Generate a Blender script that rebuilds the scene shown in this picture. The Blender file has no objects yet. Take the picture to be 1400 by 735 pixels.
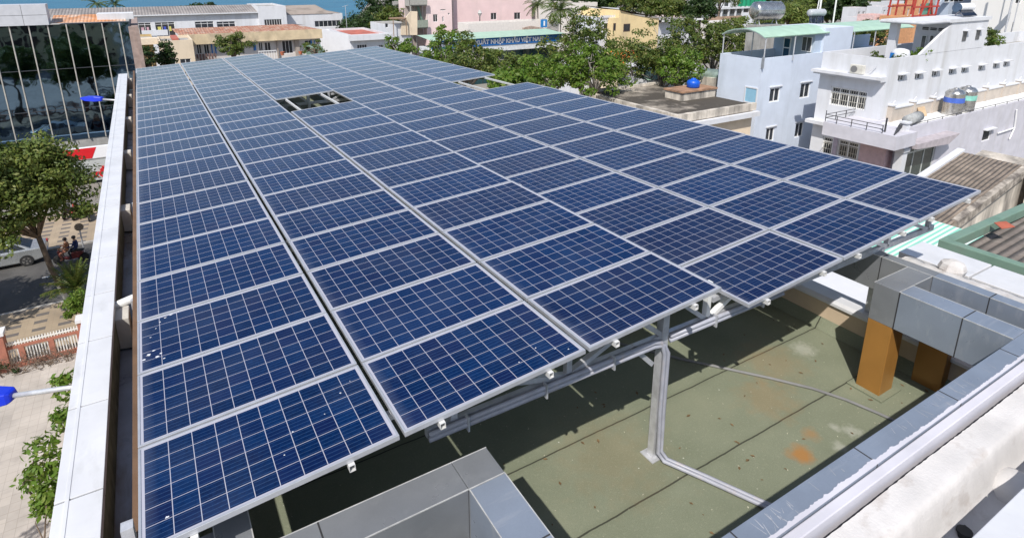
import bpy, bmesh, math, random
import numpy as np
from mathutils import Vector, Matrix, Euler
random.seed(7)
C = bpy.context.scene.collection
SC = bpy.context.scene
# ------------------------------------------------------------------ camera, world, sun
CAM = Vector((0.475017, -3.506900, 3.295697))
CR = Vector((0.85587, -0.517191, 0.0)); CU = Vector((0.146206, 0.241949, 0.95921)); CF = Vector((0.496095, 0.820959, -0.282693))
FPX = 822.286; PPX, PPY = 700.0, 210.0          # principal point: the photograph is the lower part of a 4:3 frame
cam = bpy.data.cameras.new('camera'); camo = bpy.data.objects.new('camera', cam); C.objects.link(camo)
M = Matrix((CR, CU, -CF)).transposed().to_4x4(); M.translation = CAM; camo.matrix_world = M
cam.sensor_width = 36; cam.lens = FPX*36/1400; cam.shift_y = -(367.5-PPY)/1400; cam.clip_start = .1; cam.clip_end = 20000
SC.camera = camo
SUN = Vector((-1.25, -1.2, 2.05)).normalized()
EL = math.asin(SUN.z); AZM = math.atan2(SUN.x, SUN.y)
w = bpy.data.worlds.new('World'); SC.world = w; w.use_nodes = True
nt = w.node_tree; bg = nt.nodes['Background']
sky = nt.nodes.new('ShaderNodeTexSky'); sky.sky_type = 'NISHITA'; sky.sun_disc = False
sky.sun_elevation = EL; sky.sun_rotation = AZM; sky.altitude = 0; sky.air_density = 1.0; sky.dust_density = 1.2; sky.ozone_density = 1.0
nt.links.new(sky.outputs[0], bg.inputs[0]); bg.inputs[1].default_value = 0.12
sl = bpy.data.lights.new('sun', 'SUN'); sl.energy = 4.2; sl.angle = math.radians(.53); sl.color = (1, .955, .89)
so = bpy.data.objects.new('sun', sl); C.objects.link(so); so.rotation_euler = SUN.to_track_quat('Z', 'Y').to_euler()
SC.view_settings.view_transform = 'Standard'; SC.view_settings.look = 'None'; SC.view_settings.gamma = 1
SC.view_settings.exposure = 0.25
try: SC.view_settings.use_curve_mapping = False
except Exception: pass
try:
    SC.cycles.max_bounces = 8; SC.cycles.transparent_max_bounces = 12
except Exception: pass

# ------------------------------------------------------------------ helpers
def at(u, v, axis, val):
    """real place of a measured image point, given one known world coordinate"""
    d = CF + CR*((u-PPX)/FPX) - CU*((v-PPY)/FPX)
    return CAM + d*((val-CAM[axis])/d[axis])
def deep(u, v, D): return CAM + (CF + CR*((u-PPX)/FPX) - CU*((v-PPY)/FPX))*D

class MB:
    def __init__(s): s.v = []; s.f = []
    def poly(s, *p):
        i = len(s.v); s.v += [tuple(q) for q in p]; s.f.append(tuple(range(i, i+len(p)))); return s
    def box(s, x0, x1, y0, y1, z0, z1):
        if x0 > x1: x0, x1 = x1, x0
        if y0 > y1: y0, y1 = y1, y0
        if z0 > z1: z0, z1 = z1, z0
        i = len(s.v)
        s.v += [(x0,y0,z0),(x1,y0,z0),(x1,y1,z0),(x0,y1,z0),(x0,y0,z1),(x1,y0,z1),(x1,y1,z1),(x0,y1,z1)]
        s.f += [tuple(i+k for k in q) for q in ((0,3,2,1),(4,5,6,7),(0,1,5,4),(1,2,6,5),(2,3,7,6),(3,0,4,7))]; return s
    def bar(s, p, q, w, h=None, up=(0,0,1)):
        p = Vector(p); q = Vector(q); h = h or w; d = (q-p).normalized(); up = Vector(up)
        if abs(d.dot(up)) > .98: up = Vector((0,1,0))
        a = d.cross(up).normalized(); b = a.cross(d).normalized(); a *= w/2; b *= h/2; i = len(s.v)
        for e in (p, q): s.v += [tuple(e-a-b), tuple(e+a-b), tuple(e+a+b), tuple(e-a+b)]
        s.f += [tuple(i+k for k in f) for f in ((3,2,1,0),(4,5,6,7),(0,1,5,4),(1,2,6,5),(2,3,7,6),(3,0,4,7))]; return s
    def tube(s, path, r, n=8, caps=True):
        path = [Vector(p) for p in path]; rs = r if isinstance(r, (list, tuple)) else [r]*len(path)
        base = len(s.v); up = Vector((0,0,1)); prev = None
        for k, p in enumerate(path):
            d = (path[min(k+1, len(path)-1)] - path[max(k-1, 0)]).normalized()
            if prev is None:
                a = d.cross(up)
                if a.length < .05: a = d.cross(Vector((0,1,0)))
                a.normalize()
            else: a = (prev - d*prev.dot(d)).normalized()
            prev = a; b = d.cross(a)
            for j in range(n):
                t = 2*math.pi*j/n; s.v.append(tuple(p + (a*math.cos(t)+b*math.sin(t))*rs[k]))
        for k in range(len(path)-1):
            for j in range(n):
                a0 = base+k*n+j; a1 = base+k*n+(j+1) % n; s.f.append((a0, a1, a1+n, a0+n))
        if caps:
            s.f.append(tuple(base+j for j in reversed(range(n)))); e = base+(len(path)-1)*n; s.f.append(tuple(e+j for j in range(n)))
        return s
    def prism(s, pts, axis, a0, a1):
        def P(q, a): 
            q = list(q); q.insert(axis, a); return tuple(q)
        n = len(pts); i = len(s.v); s.v += [P(q, a0) for q in pts]+[P(q, a1) for q in pts]
        s.f.append(tuple(i+k for k in reversed(range(n)))); s.f.append(tuple(i+n+k for k in range(n)))
        for k in range(n): s.f.append((i+k, i+(k+1) % n, i+n+(k+1) % n, i+n+k))
        return s
    def lathe(s, prof, c=(0,0,0), n=24, axis=2):
        c = Vector(c); base = len(s.v)
        for r, h in prof:
            for j in range(n):
                t = 2*math.pi*j/n; q = [r*math.cos(t), r*math.sin(t)]; q.insert(axis, h); s.v.append(tuple(c+Vector(q)))
        for k in range(len(prof)-1):
            for j in range(n):
                a0 = base+k*n+j; a1 = base+k*n+(j+1) % n; s.f.append((a0, a1, a1+n, a0+n))
        s.f.append(tuple(base+j for j in reversed(range(n)))); e = base+(len(prof)-1)*n; s.f.append(tuple(e+j for j in range(n))); return s
    def build(s, name, mat, parent=None, smooth=False, bevel=0, label=None, recalc=True):
        off = Vector(parent['_o']) if parent is not None else Vector((0,0,0))
        me = bpy.data.meshes.new(name); me.from_pydata([tuple(Vector(q)-off) for q in s.v], [], s.f)
        if recalc:
            bm = bmesh.new(); bm.from_mesh(me); bmesh.ops.recalc_face_normals(bm, faces=bm.faces); bm.to_mesh(me); bm.free()
        if mat: me.materials.append(mat)
        if smooth:
            for p in me.polygons: p.use_smooth = True
        o = bpy.data.objects.new(name, me); C.objects.link(o)
        if parent is not None: o.parent = parent
        o['_o'] = tuple(off)
        if label: o['label'] = label
        if bevel:
            b = o.modifiers.new('bevel', 'BEVEL'); b.width = bevel; b.segments = 2; b.limit_method = 'ANGLE'; b.angle_limit = math.radians(40)
        if smooth and bevel == 0:
            pass
        return o

def tag(o, label=None, cat=None, group=None, kind=None):
    if label: o['label'] = label
    if cat: o['category'] = cat
    if group: o['group'] = group
    if kind: o['kind'] = kind
    return o
def thing(name, label, cat, loc=(0,0,0), group=None):
    o = bpy.data.objects.new(name, None); C.objects.link(o); o.location = loc; o.empty_display_size = .2
    o['_o'] = tuple(loc); return tag(o, label, cat, group)
def place(root, loc, rz=0, sc=1):
    root.location = loc; root.rotation_euler = (0, 0, rz); root.scale = (sc, sc, sc); return root
def kids(o): return [c for c in ALL_KIDS(o)]
def ALL_KIDS(o): return list(o.children)
def dup(root, loc, rz=None, label=None, sc=None):
    def cp(o, par):
        c = o.copy(); C.objects.link(c); c.parent = par
        for k in ALL_KIDS(o): cp(k, c)
        return c
    r = cp(root, None); r.location = loc
    if rz is not None: r.rotation_euler = (0, 0, rz)
    if sc: r.scale = (sc, sc, sc)
    if label: r['label'] = label
    return r

# ------------------------------------------------------------------ materials
def nodes(m):
    m.use_nodes = True; return m.node_tree, m.node_tree.nodes['Principled BSDF']
class G:
    """tiny node-graph helper"""
    def __init__(s, m): s.t, s.b = nodes(m)
    def n(s, kind, **k):
        x = s.t.nodes.new('ShaderNode'+kind)
        for a, b in k.items(): setattr(x, a, b)
        return x
    def l(s, a, b): s.t.links.new(a, b)
    def math(s, op, a, b=None, c=None):
        x = s.n('Math', operation=op)
        for i, q in enumerate((a, b, c)):
            if q is None: continue
            if isinstance(q, (int, float)): x.inputs[i].default_value = q
            else: s.l(q, x.inputs[i])
        return x.outputs[0]
    def mix(s, f, a, b):
        x = s.n('Mix', data_type='RGBA')
        for i, q in ((0, f), (6, a), (7, b)):
            if isinstance(q, (int, float)): x.inputs[i].default_value = q
            elif isinstance(q, tuple): x.inputs[i].default_value = (*q, 1)[:4]
            else: s.l(q, x.inputs[i])
        return x.outputs[2]
    def noise(s, scale, detail=4, vec=None, rough=.55):
        x = s.n('TexNoise'); x.inputs['Scale'].default_value = scale; x.inputs['Detail'].default_value = detail; x.inputs['Roughness'].default_value = rough
        if vec is not None: s.l(vec, x.inputs['Vector'])
        return x.outputs[0]
    def pos(s, scale=None):
        x = s.n('NewGeometry').outputs['Position']
        if scale:
            m = s.n('Mapping'); m.inputs['Scale'].default_value = scale; s.l(x, m.inputs['Vector']); return m.outputs[0]
        return x
    def obj(s, scale=None):
        x = s.n('TexCoord').outputs['Object']
        if scale:
            m = s.n('Mapping'); m.inputs['Scale'].default_value = scale; s.l(x, m.inputs['Vector']); return m.outputs[0]
        return x
    def ramp(s, f, a, b, lo=0., hi=1.):
        x = s.n('MapRange'); x.clamp = True
        s.l(f, x.inputs[0]); x.inputs[1].default_value = a; x.inputs[2].default_value = b; x.inputs[3].default_value = lo; x.inputs[4].default_value = hi
        return x.outputs[0]
    def sep(s, v):
        x = s.n('SeparateXYZ'); s.l(v, x.inputs[0]); return x.outputs
    def bump(s, h, strength=.3, dist=.02):
        x = s.n('Bump'); x.inputs['Strength'].default_value = strength; x.inputs['Distance'].default_value = dist; s.l(h, x.inputs['Height']); s.l(x.outputs[0], s.b.inputs['Normal'])
MATS = {}
def mat(name, col, rough=.6, metal=0., var=.12, scale=3., dirt=None, dirt_amt=.5, dirt_scale=(1.5,1.5,.25), dirt_th=(.5,.72), bump=0., bscale=60, spec=.5, fine=0.0):
    """plain paint / plaster / metal with uneven tone, optional streaky dirt of its own colour and fine bump"""
    if name in MATS: return MATS[name]
    m = bpy.data.materials.new(name); g = G(m); b = g.b
    b.inputs['Roughness'].default_value = rough; b.inputs['Metallic'].default_value = metal; b.inputs['Specular IOR Level'].default_value = spec
    p = g.pos(); n = g.noise(scale, 5, p); k = g.ramp(n, .3, .7)
    dark = tuple(c*(1-var*1.6) for c in col); lite = tuple(min(1, c*(1+var)) for c in col)
    c = g.mix(k, dark, lite)
    if fine:
        c = g.mix(g.math('MULTIPLY', g.ramp(g.noise(90, 2, p), .35, .65), fine), c, tuple(q*.55 for q in col))
    if dirt:
        d = g.noise(1.0, 6, g.pos(dirt_scale), .65)
        c = g.mix(g.math('MULTIPLY', g.ramp(d, *dirt_th), dirt_amt), c, dirt)
    g.l(c, b.inputs['Base Color'])
    g.l(g.ramp(g.noise(scale*2.3, 3, p), .3, .7, max(0, rough-.08), min(1, rough+.1)), b.inputs['Roughness'])
    if bump: g.bump(g.noise(bscale, 4, p), bump, .01)
    MATS[name] = m; return m
def glassmat(name, col, rough=.06, spec=.6):
    return mat(name, col, rough, 0, .25, .8, spec=spec)

white_wall = mat('white plaster', (.63,.64,.67), .8, var=.035, scale=1.2, dirt=(.36,.345,.32), dirt_amt=.42, dirt_scale=(.9,.9,.10), dirt_th=(.50,.74), bump=.05)
lilac_wall = mat('lilac white plaster', (.55,.54,.59), .8, var=.06, scale=1.6, dirt=(.36,.34,.33), dirt_amt=.4, dirt_scale=(.7,.7,.1), dirt_th=(.52,.75), bump=.05)
blue_wall = mat('pale blue plaster', (.58,.64,.74), .8, var=.04, scale=.9, dirt=(.33,.37,.41), dirt_amt=.35, dirt_scale=(.8,.8,.12), dirt_th=(.53,.75), bump=.05)
cream_wall = mat('cream plaster', (.75,.62,.46), .85, var=.08, scale=.7, dirt=(.3,.25,.2), dirt_amt=.5, dirt_scale=(.6,.6,.12), dirt_th=(.5,.72), bump=.05)
yellow_wall = mat('yellow plaster', (.74,.58,.32), .85, var=.08, scale=.5, dirt=(.3,.27,.22), dirt_amt=.55, dirt_scale=(.5,.5,.12), dirt_th=(.52,.72))
grimy_wall = mat('grimy old plaster', (.62,.56,.48), .9, var=.2, scale=1.0, dirt=(.12,.11,.10), dirt_amt=.85, dirt_scale=(1.3,1.3,.22), dirt_th=(.44,.66), bump=.2)
pink_wall = mat('pink plaster', (.76,.57,.56), .85, var=.05, scale=.5, dirt=(.5,.42,.4), dirt_amt=.3, dirt_scale=(.4,.4,.1))
beige_wall = mat('beige parapet plaster', (.56,.44,.31), .85, var=.07, scale=2.5, dirt=(.3,.24,.18), dirt_amt=.4, dirt_scale=(2,2,.6), bump=.08)
grey_wall = mat('grey cement', (.36,.35,.33), .9, var=.18, scale=1.5, dirt=(.12,.115,.1), dirt_amt=.6, dirt_scale=(1.2,1.2,.4), bump=.15)
brown_wall = mat('brown stained concrete', (.46,.37,.29), .9, var=.25, scale=2.2, dirt=(.06,.05,.045), dirt_amt=.7, dirt_scale=(1.5,1.5,.5), bump=.15)
dark_opening = mat('dark room interior', (.03,.03,.032), .7, var=.3, scale=1)
pane = glassmat('window glass', (.035,.04,.048))
pane_grey = glassmat('grey window glass', (.09,.095,.1))
pvc = mat('white window frame', (.8,.8,.8), .45, var=.03)
iron = mat('dark painted iron', (.07,.07,.075), .5, .3)
grille_m = mat('pale window bars', (.6,.58,.52), .5)
galv = mat('galvanised steel', (.60,.61,.64), .45, .45, var=.12, scale=9, dirt=(.3,.29,.28), dirt_amt=.3, dirt_scale=(4,4,4))
alu = mat('panel frame aluminium', (.54,.55,.58), .4, .5, var=.05, scale=6)
white_steel = mat('white painted steel', (.74,.74,.72), .5, .1, var=.06, scale=5, dirt=(.4,.33,.26), dirt_amt=.35, dirt_scale=(5,5,5), dirt_th=(.56,.72))
acp = mat('grey cladding panel', (.25,.262,.28), .34, .35, var=.1, scale=1.7, dirt=(.42,.43,.43), dirt_amt=.28, dirt_scale=(3,3,3), dirt_th=(.55,.75), fine=.08, bump=.10, bscale=2.2)
acp_blue = mat('blue grey cladding panel', (.27,.31,.375), .34, .35, var=.08, scale=1.9, dirt=(.46,.47,.5), dirt_amt=.35, dirt_scale=(1.2,9,3), dirt_th=(.56,.72), fine=.08, bump=.10, bscale=2.2)
acp_edge = mat('worn panel edge', (.46,.46,.45), .5, .1, var=.15, scale=12)
acp_pale = mat('white cladding panel', (.64,.645,.665), .45, .05, var=.06, scale=2.2, dirt=(.42,.42,.41), dirt_amt=.45, dirt_scale=(4,1.5,4), dirt_th=(.58,.75))
joint_m = mat('dark sealant joint', (.03,.03,.032), .8)
copper = mat('orange cladding panel', (.36,.175,.042), .4, .2, var=.07, scale=2.5, dirt=(.2,.1,.03), dirt_amt=.25, dirt_scale=(3,3,1))
tank_steel = mat('stainless steel', (.55,.54,.52), .28, .9, var=.15, scale=3)
rubber = mat('black rubber', (.02,.02,.021), .75)
asphalt_m = mat('asphalt', (.072,.07,.068), .9, var=.2, scale=.7, dirt=(.14,.13,.12), dirt_amt=.5, dirt_scale=(.3,.3,.3), bump=.3, bscale=40)
green_metal = mat('pale green roof sheet', (.40,.57,.45), .5, .1, var=.07, scale=1.2)
teal_paint = mat('grey green paint', (.17,.27,.21), .6, var=.15, scale=2, dirt=(.12,.13,.11), dirt_amt=.5, dirt_scale=(2,2,2))
blue_plastic = mat('blue plastic', (.005,.09,.55), .4, var=.1)
lamp_blue = mat('blue lamp housing', (.006,.03,.55), .38, var=.08)
red_paint = mat('red painted steel', (.4,.045,.03), .5, var=.15)
bark = mat('bark', (.16,.12,.09), .95, var=.3, scale=5, bump=.5, bscale=25)
pale_bark = mat('pale grey bark', (.30,.27,.24), .95, var=.25, scale=4, bump=.4, bscale=25)
limewash = mat('whitewashed bark', (.62,.6,.55), .95, var=.15, scale=6)
brick_red = mat('brick red paint', (.36,.145,.10), .75, var=.12, scale=4, dirt=(.2,.1,.07), dirt_amt=.4)
awning_red = mat('red roof paint', (.45,.13,.09), .8, var=.15, scale=.8, dirt=(.25,.12,.1), dirt_amt=.6, dirt_scale=(.6,.6,.6))

def ribbed(name, col, period, axis=0, depth=.5, rough=.85, dirt=None, dirt_amt=.6, var=.2, scale=1., row=None, sharp=False):
    """corrugated sheet or rows of tiles: ribs along one axis as bump and patchy darker grooves"""
    if name in MATS: return MATS[name]
    m = bpy.data.materials.new(name); g = G(m); p = g.pos(); x = g.sep(p)[axis]
    f = g.math('FRACT', g.math('DIVIDE', x, period))
    h = g.math('SINE', g.math('MULTIPLY', f, math.pi))
    c = g.mix(g.ramp(g.noise(scale, 6, p), .3, .7), tuple(q*(1-var*1.5) for q in col), tuple(min(1, q*(1+var)) for q in col))
    if dirt: c = g.mix(g.math('MULTIPLY', g.ramp(g.noise(scale*1.7, 6, p, .7), .45, .68), dirt_amt), c, dirt)
    c = g.mix(g.math('MULTIPLY', g.ramp(h, .0, .45, .6, 0), g.ramp(g.noise(scale*2.5, 3, p), .25, .65, .35, 1)), c, tuple(q*.35 for q in col))
    if row:
        y = g.sep(p)[row[0]]; fr = g.math('FRACT', g.math('DIVIDE', y, row[1]))
        c = g.mix(g.ramp(fr, 0, .14, .5, 0), c, tuple(q*.3 for q in col))
    g.l(c, g.b.inputs['Base Color']); g.b.inputs['Roughness'].default_value = rough
    g.bump(h, depth, period*.4); MATS[name] = m; return m

def leafmat(name, c1, c2, c3, trans=.35):
    if name in MATS: return MATS[name]
    m = bpy.data.materials.new(name); g = G(m)
    ri = g.n('NewGeometry').outputs['Random Per Island']
    c = g.mix(g.ramp(g.noise(.55, 3, g.pos()), .35, .65), c1, c2)
    c = g.mix(g.ramp(ri, .55, 1.0, 0, .75), c, c3)
    g.l(c, g.b.inputs['Base Color']); g.b.inputs['Roughness'].default_value = .5; g.b.inputs['Specular IOR Level'].default_value = .35
    tr = g.n('BsdfTranslucent'); g.l(c, tr.inputs[0]); mx = g.n('MixShader'); mx.inputs[0].default_value = trans
    g.l(g.b.outputs[0], mx.inputs[1]); g.l(tr.outputs[0], mx.inputs[2])
    out = [n for n in g.t.nodes if n.type == 'OUTPUT_MATERIAL'][0]; g.l(mx.outputs[0], out.inputs[0])
    MATS[name] = m; return m
leaf_olive = leafmat('olive leaves', (.08,.125,.026), (.15,.20,.042), (.26,.27,.07))
leaf_mid = leafmat('mid green leaves', (.06,.10,.02), (.11,.16,.03), (.2,.19,.05))
leaf_bright = leafmat('bright green leaves', (.09,.18,.02), (.15,.25,.035), (.24,.28,.06), .45)
leaf_dark = leafmat('dark green leaves', (.022,.052,.014), (.04,.08,.02), (.07,.10,.03))
leaf_palm = leafmat('palm leaves', (.07,.12,.03), (.10,.15,.045), (.2,.19,.08))
# ------------------------------------------------------------------ the setting
GZ = -13.0
def paver(name, base, brick, px, py, bx, by):
    m = bpy.data.materials.new(name); g = G(m); p = g.pos(); s = g.sep(p)
    fx = g.math('FRACT', g.math('DIVIDE', s[0], px)); fy = g.math('FRACT', g.math('DIVIDE', s[1], py))
    k = g.math('MULTIPLY', g.math('LESS_THAN', fx, bx), g.math('LESS_THAN', fy, by))
    c = g.mix(g.ramp(g.noise(.6, 5, p), .3, .7), tuple(q*.75 for q in base), tuple(q*1.12 for q in base))
    c = g.mix(k, c, brick)
    f2x = g.math('FRACT', g.math('DIVIDE', s[0], px/4)); f2y = g.math('FRACT', g.math('DIVIDE', s[1], py/3))
    ln = g.math('MAXIMUM', g.math('LESS_THAN', f2x, .05), g.math('LESS_THAN', f2y, .05))
    c = g.mix(g.math('MULTIPLY', ln, .3), c, (.12,.1,.08))
    c = g.mix(g.math('MULTIPLY', g.ramp(g.noise(.9, 6, p, .7), .5, .75), .35), c, (.16,.14,.12))
    g.l(c, g.b.inputs['Base Color']); g.b.inputs['Roughness'].default_value = .9; return m
pave_yellow = paver('patterned pavement', (.36,.285,.20), (.13,.115,.105), 1.02, .78, .52, .38)
pave_pale = paver('pale yard paving', (.43,.395,.36), (.41,.375,.34), 1.2, 1.2, .5, .5)
ground_m = mat('dusty ground', (.27,.25,.22), .95, var=.2, scale=.12, dirt=(.14,.14,.12), dirt_amt=.6, dirt_scale=(.08,.08,.08))
b = MB(); b.poly((-900,-500,GZ),(2500,-500,GZ),(4200,4200,GZ),(1500,3600,GZ),(140,420,GZ),(62,205,GZ),(48,150,GZ),(20,143,GZ),(-60,141,GZ),(-900,138,GZ))
tag(b.build('ground', ground_m), kind='structure')
m = bpy.data.materials.new('sea water'); g = G(m); p = g.pos((.02,.05,.05))
c = g.mix(g.ramp(g.noise(1.3, 5, p), .3, .7), (.012,.105,.19), (.02,.15,.25)); g.l(c, g.b.inputs['Base Color'])
g.b.inputs['Roughness'].default_value = .35; g.b.inputs['Specular IOR Level'].default_value = .25; g.bump(g.noise(3., 6, g.pos((.3,.5,.5))), .6, .3)
sea_m = m
b = MB(); b.poly((-9000,-900,-14.6),(9000,-900,-14.6),(9000,12000,-14.6),(-9000,12000,-14.6)); tag(b.build('sea', sea_m), kind='structure')
# street across the left end of the building (it runs along x)
b = MB(); b.poly((-70,32.4,GZ+.008),(60,32.4,GZ+.008),(60,40.5,GZ+.008),(-70,40.5,GZ+.008)); tag(b.build('road', asphalt_m), kind='structure')
b = MB(); b.box(-70,60,27.0,32.28,GZ-.3,GZ+.12); tag(b.build('pavement', pave_yellow), kind='structure')
b = MB(); b.box(-70,60,40.62,47.5,GZ-.3,GZ+.12); tag(b.build('pavement', pave_yellow), kind='structure')
kerb_m = mat('kerb stone', (.42,.40,.37), .9, var=.15, scale=2)
b = MB(); b.box(-70,60,32.28,32.45,GZ-.3,GZ+.125); b.box(-70,60,40.45,40.62,GZ-.3,GZ+.125); tag(b.build('kerb', kerb_m), kind='structure')
b = MB(); b.poly((-70,-30,GZ+.02),(0,-30,GZ+.02),(0,26.95,GZ+.02),(-70,26.95,GZ+.02)); tag(b.build('paved_yard', pave_pale), kind='structure')
line_m = mat('road marking paint', (.75,.75,.72), .8, var=.15, scale=6)
b = MB()
for x in np.arange(-40, 30, 4.2): b.poly((x,36.25,GZ+.013),(x+1.9,36.25,GZ+.013),(x+1.9,36.37,GZ+.013),(x,36.37,GZ+.013))
tag(b.build('road_marking', line_m), kind='structure')
# low hills far behind the town
def hillmesh(name, pts, seed):
    rs = np.random.RandomState(seed); b = MB(); nx, ny = 40, 10
    (x0,x1,y0,y1,h) = pts
    ph = rs.uniform(0, 6.28, 6)
    V = []
    for j in range(ny+1):
        for i in range(nx+1):
            s, t = i/nx, j/ny
            z = h*math.sin(math.pi*t)**.8*(math.sin(math.pi*s)**.5)*(.62+.2*math.sin(5*s+ph[0])+.13*math.sin(11*s+ph[1]+t*3)+.06*math.sin(27*s+ph[2]))
            V.append((x0+(x1-x0)*s, y0+(y1-y0)*t+12*math.sin(4*s+ph[3]), GZ-.5+z))
    b.v = V
    for j in range(ny):
        for i in range(nx):
            a = j*(nx+1)+i; b.f.append((a, a+1, a+nx+2, a+nx+1))
    return b
hill_m = mat('wooded hill', (.045,.07,.028), .95, var=.45, scale=.25, bump=1, bscale=.8)
tag(hillmesh('hills', (150,900,330,520,46), 3).build('hills', hill_m, smooth=True), kind='structure')

# ------------------------------------------------------------------ the building that carries the array
ZR = -1.85
m = bpy.data.materials.new('green roofing felt'); g = G(m); p = g.pos(); s = g.sep(p)
c = g.mix(g.ramp(g.noise(1.1, 6, p), .3, .7), (.175,.196,.132), (.242,.262,.185))
c = g.mix(g.ramp(g.noise(140, 2, p), .3, .7, 0, .55), c, (.11,.12,.075))
c = g.mix(g.ramp(g.noise(34, 3, p), .55, .75, 0, .35), c, (.30,.30,.22))
c = g.mix(g.ramp(g.noise(.55, 6, p, .7), .54, .76, 0, .25), c, (.225,.215,.135))
wob = g.math('MULTIPLY', g.math('SUBTRACT', g.noise(3.5, 3, p), .5), .03)
fy = g.math('ABSOLUTE', g.math('SUBTRACT', g.math('FRACT', g.math('ADD', g.math('ADD', s[1], wob), .5)), .5))
c = g.mix(g.ramp(fy, .007, .011, .92, 0), c, (.02,.02,.015))
c = g.mix(g.ramp(fy, .012, .07, .14, 0), c, (.08,.085,.045))
def spot(x, y, r, seed, n_scale=6):
    v = g.n('VectorMath', operation='DISTANCE'); g.l(p, v.inputs[0]); v.inputs[1].default_value = (x, y, ZR)
    return g.ramp(g.math('ADD', v.outputs['Value'], g.math('MULTIPLY', g.math('SUBTRACT', g.noise(n_scale, 5, p), .5), r*1.6)), r*.25, r, 1, 0)
for x, y, r, k in ((6.12,-.46,.2,.95),(6.5,-.32,.14,.5),(6.6,.35,.5,.22),(7.3,.8,.6,.2),(4.3,.6,.8,.12)): c = g.mix(g.math('MULTIPLY', spot(x, y, r, 0), k), c, (.33,.16,.045))
for x, y, r in ((6.95,-.55,.14),(6.6,-.62,.11),(6.85,-.4,.08),(7.95,.75,.22),(5.25,-.95,.12)): c = g.mix(g.math('MULTIPLY', spot(x, y, r, 0, 14), .5), c, (.42,.42,.36))
vo = g.n('TexVoronoi'); vo.inputs['Scale'].default_value = 6.5; g.l(p, vo.inputs['Vector'])
c = g.mix(g.math('MULTIPLY', g.ramp(vo.outputs['Distance'], .03, .07, 1, 0), g.math('GREATER_THAN', g.noise(1.3, 2, p), .52)), c, (.5,.5,.42))
g.l(c, g.b.inputs['Base Color']); g.b.inputs['Roughness'].default_value = .85; g.bump(g.noise(120, 4, p), .5, .01)
felt = m
bld = thing('office_building', 'building under the solar canopy with green felt roof, grey cladding beams and orange columns', 'building', (4, 12, GZ))
b = MB(); b.box(-.14,8.98,-1.78,25.6,GZ,ZR-.05); b.build('wall', cream_wall, bld)
b = MB(); b.poly((-.13,-1.5,ZR),(8.72,-1.5,ZR),(8.72,25.3,ZR),(-.13,25.3,ZR)); b.build('roof_deck', felt, bld)
b = MB()
b.prism([(8.60,ZR+.004),(8.72,ZR+.16),(8.72,ZR+.004)], 1, -1.5, 25.3)
b.prism([(-1.40,ZR+.004),(-1.5,ZR+.14),(-1.5,ZR+.004)], 0, 0, 8.6)
b.box(7.74,8.2,-.46,.0,ZR+.004,ZR+.02)
b.build('felt_upstand', felt, bld)
# right, rear and left parapets
b = MB(); b.box(8.72,8.98,-1.5,25.6,ZR-.05,-1.42); par = b.build('parapet', beige_wall, bld)
for i, y in enumerate(np.arange(-1.5, 25, 1.55)):
    b = MB(); b.prism([(8.68,-1.42),(8.68,-1.375),(8.72,-1.335),(9.0,-1.325),(9.0,-1.42)], 1, y+.008, y+1.542); b.build('coping', acp_pale if y < 30 else acp, par, bevel=.004)
b = MB(); b.box(-.14,8.98,25.3,25.6,ZR-.05,-1.3); b.build('parapet', beige_wall, bld)
b = MB(); b.box(-.57,-.50,-1.78,24.5,-2.2,-.43); b.box(-.57,-.14,-1.78,24.5,-2.3,-1.55); b.build('gutter_wall', brown_wall, bld)
wet = mat('wet gutter bed', (.42,.45,.52), .3, var=.3, scale=1.6, dirt=(.22,.17,.12), dirt_amt=.7, dirt_scale=(2,.5,2), dirt_th=(.5,.62))
b = MB(); b.box(-.50,-.14,-1.7,24.5,-1.55,-.88); b.build('gutter_bed', wet, bld)
b = MB(); b.box(-.075,-.02,-1.5,24.5,ZR-.05,-.28); b.box(-.14,-.076,-1.5,24.5,ZR-.05,-.8); par = b.build('roof_edge_wall', mat('brown orange render', (.15,.085,.048), .8, var=.15, scale=3, dirt=(.15,.1,.07), dirt_amt=.5), bld)  # thin inner strip raised to stop sun slipping onto the deck
for y in (-.1, 4.15, 8.05, 12.0, 15.9, 19.8, 23.6):
    b = MB(); b.prism([(-.50,-.80),(-.14,-.86),(-.14,-.46),(-.50,-.46)], 1, y-.16, y+.16); b.build('concrete_bracket', mat('pale concrete', (.55,.52,.47), .9, var=.15, scale=4, dirt=(.25,.22,.19), dirt_amt=.5, dirt_scale=(3,3,3)), bld, bevel=.01)
# grey and white clad beams of the roof frame, with joints
def beam(x0, x1, y0, y1, m, joints=(), axis=0, z0=-.85, z1=-.35, edge=True, name='frame_beam'):
    b = MB(); b.box(x0,x1,y0,y1,z0,z1); o = b.build(name, m, bld, bevel=.005)
    if joints:
        for q in joints:
            j = MB()
            if axis == 0: j.box(q-.006,q+.006,y0-.002,y1+.002,z0-.002,z1+.0015)
            else: j.box(x0-.002,x1+.002,q-.006,q+.006,z0-.002,z1+.0015)
            j.build('panel_joint', joint_m, o)
    if edge:
        e = MB()
        if axis == 0:
            e.box(x0,x1,y0-.0015,y0+.006,z1-.006,z1+.0022); e.build('worn_edge', acp_edge, o); e = MB(); e.box(x0,x1,y1-.006,y1+.0015,z1-.006,z1+.0022)
        else:
            e.box(x0-.0015,x0+.006,y0,y1,z1-.006,z1+.0022); e.build('worn_edge', acp_edge, o); e = MB(); e.box(x1-.006,x1+.0015,y0,y1,z1-.006,z1+.0022)
        e.build('worn_edge', acp_edge, o)
    return o
fr = beam(2.363,8.6,-1.71,-1.52,acp_blue,(3.42,4.9,6.25,7.5),0,edge=False)
rs = np.random.RandomState(8); b = MB(); n = 400; xs = np.linspace(2.4,8.58,n); h_ = 0
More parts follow.
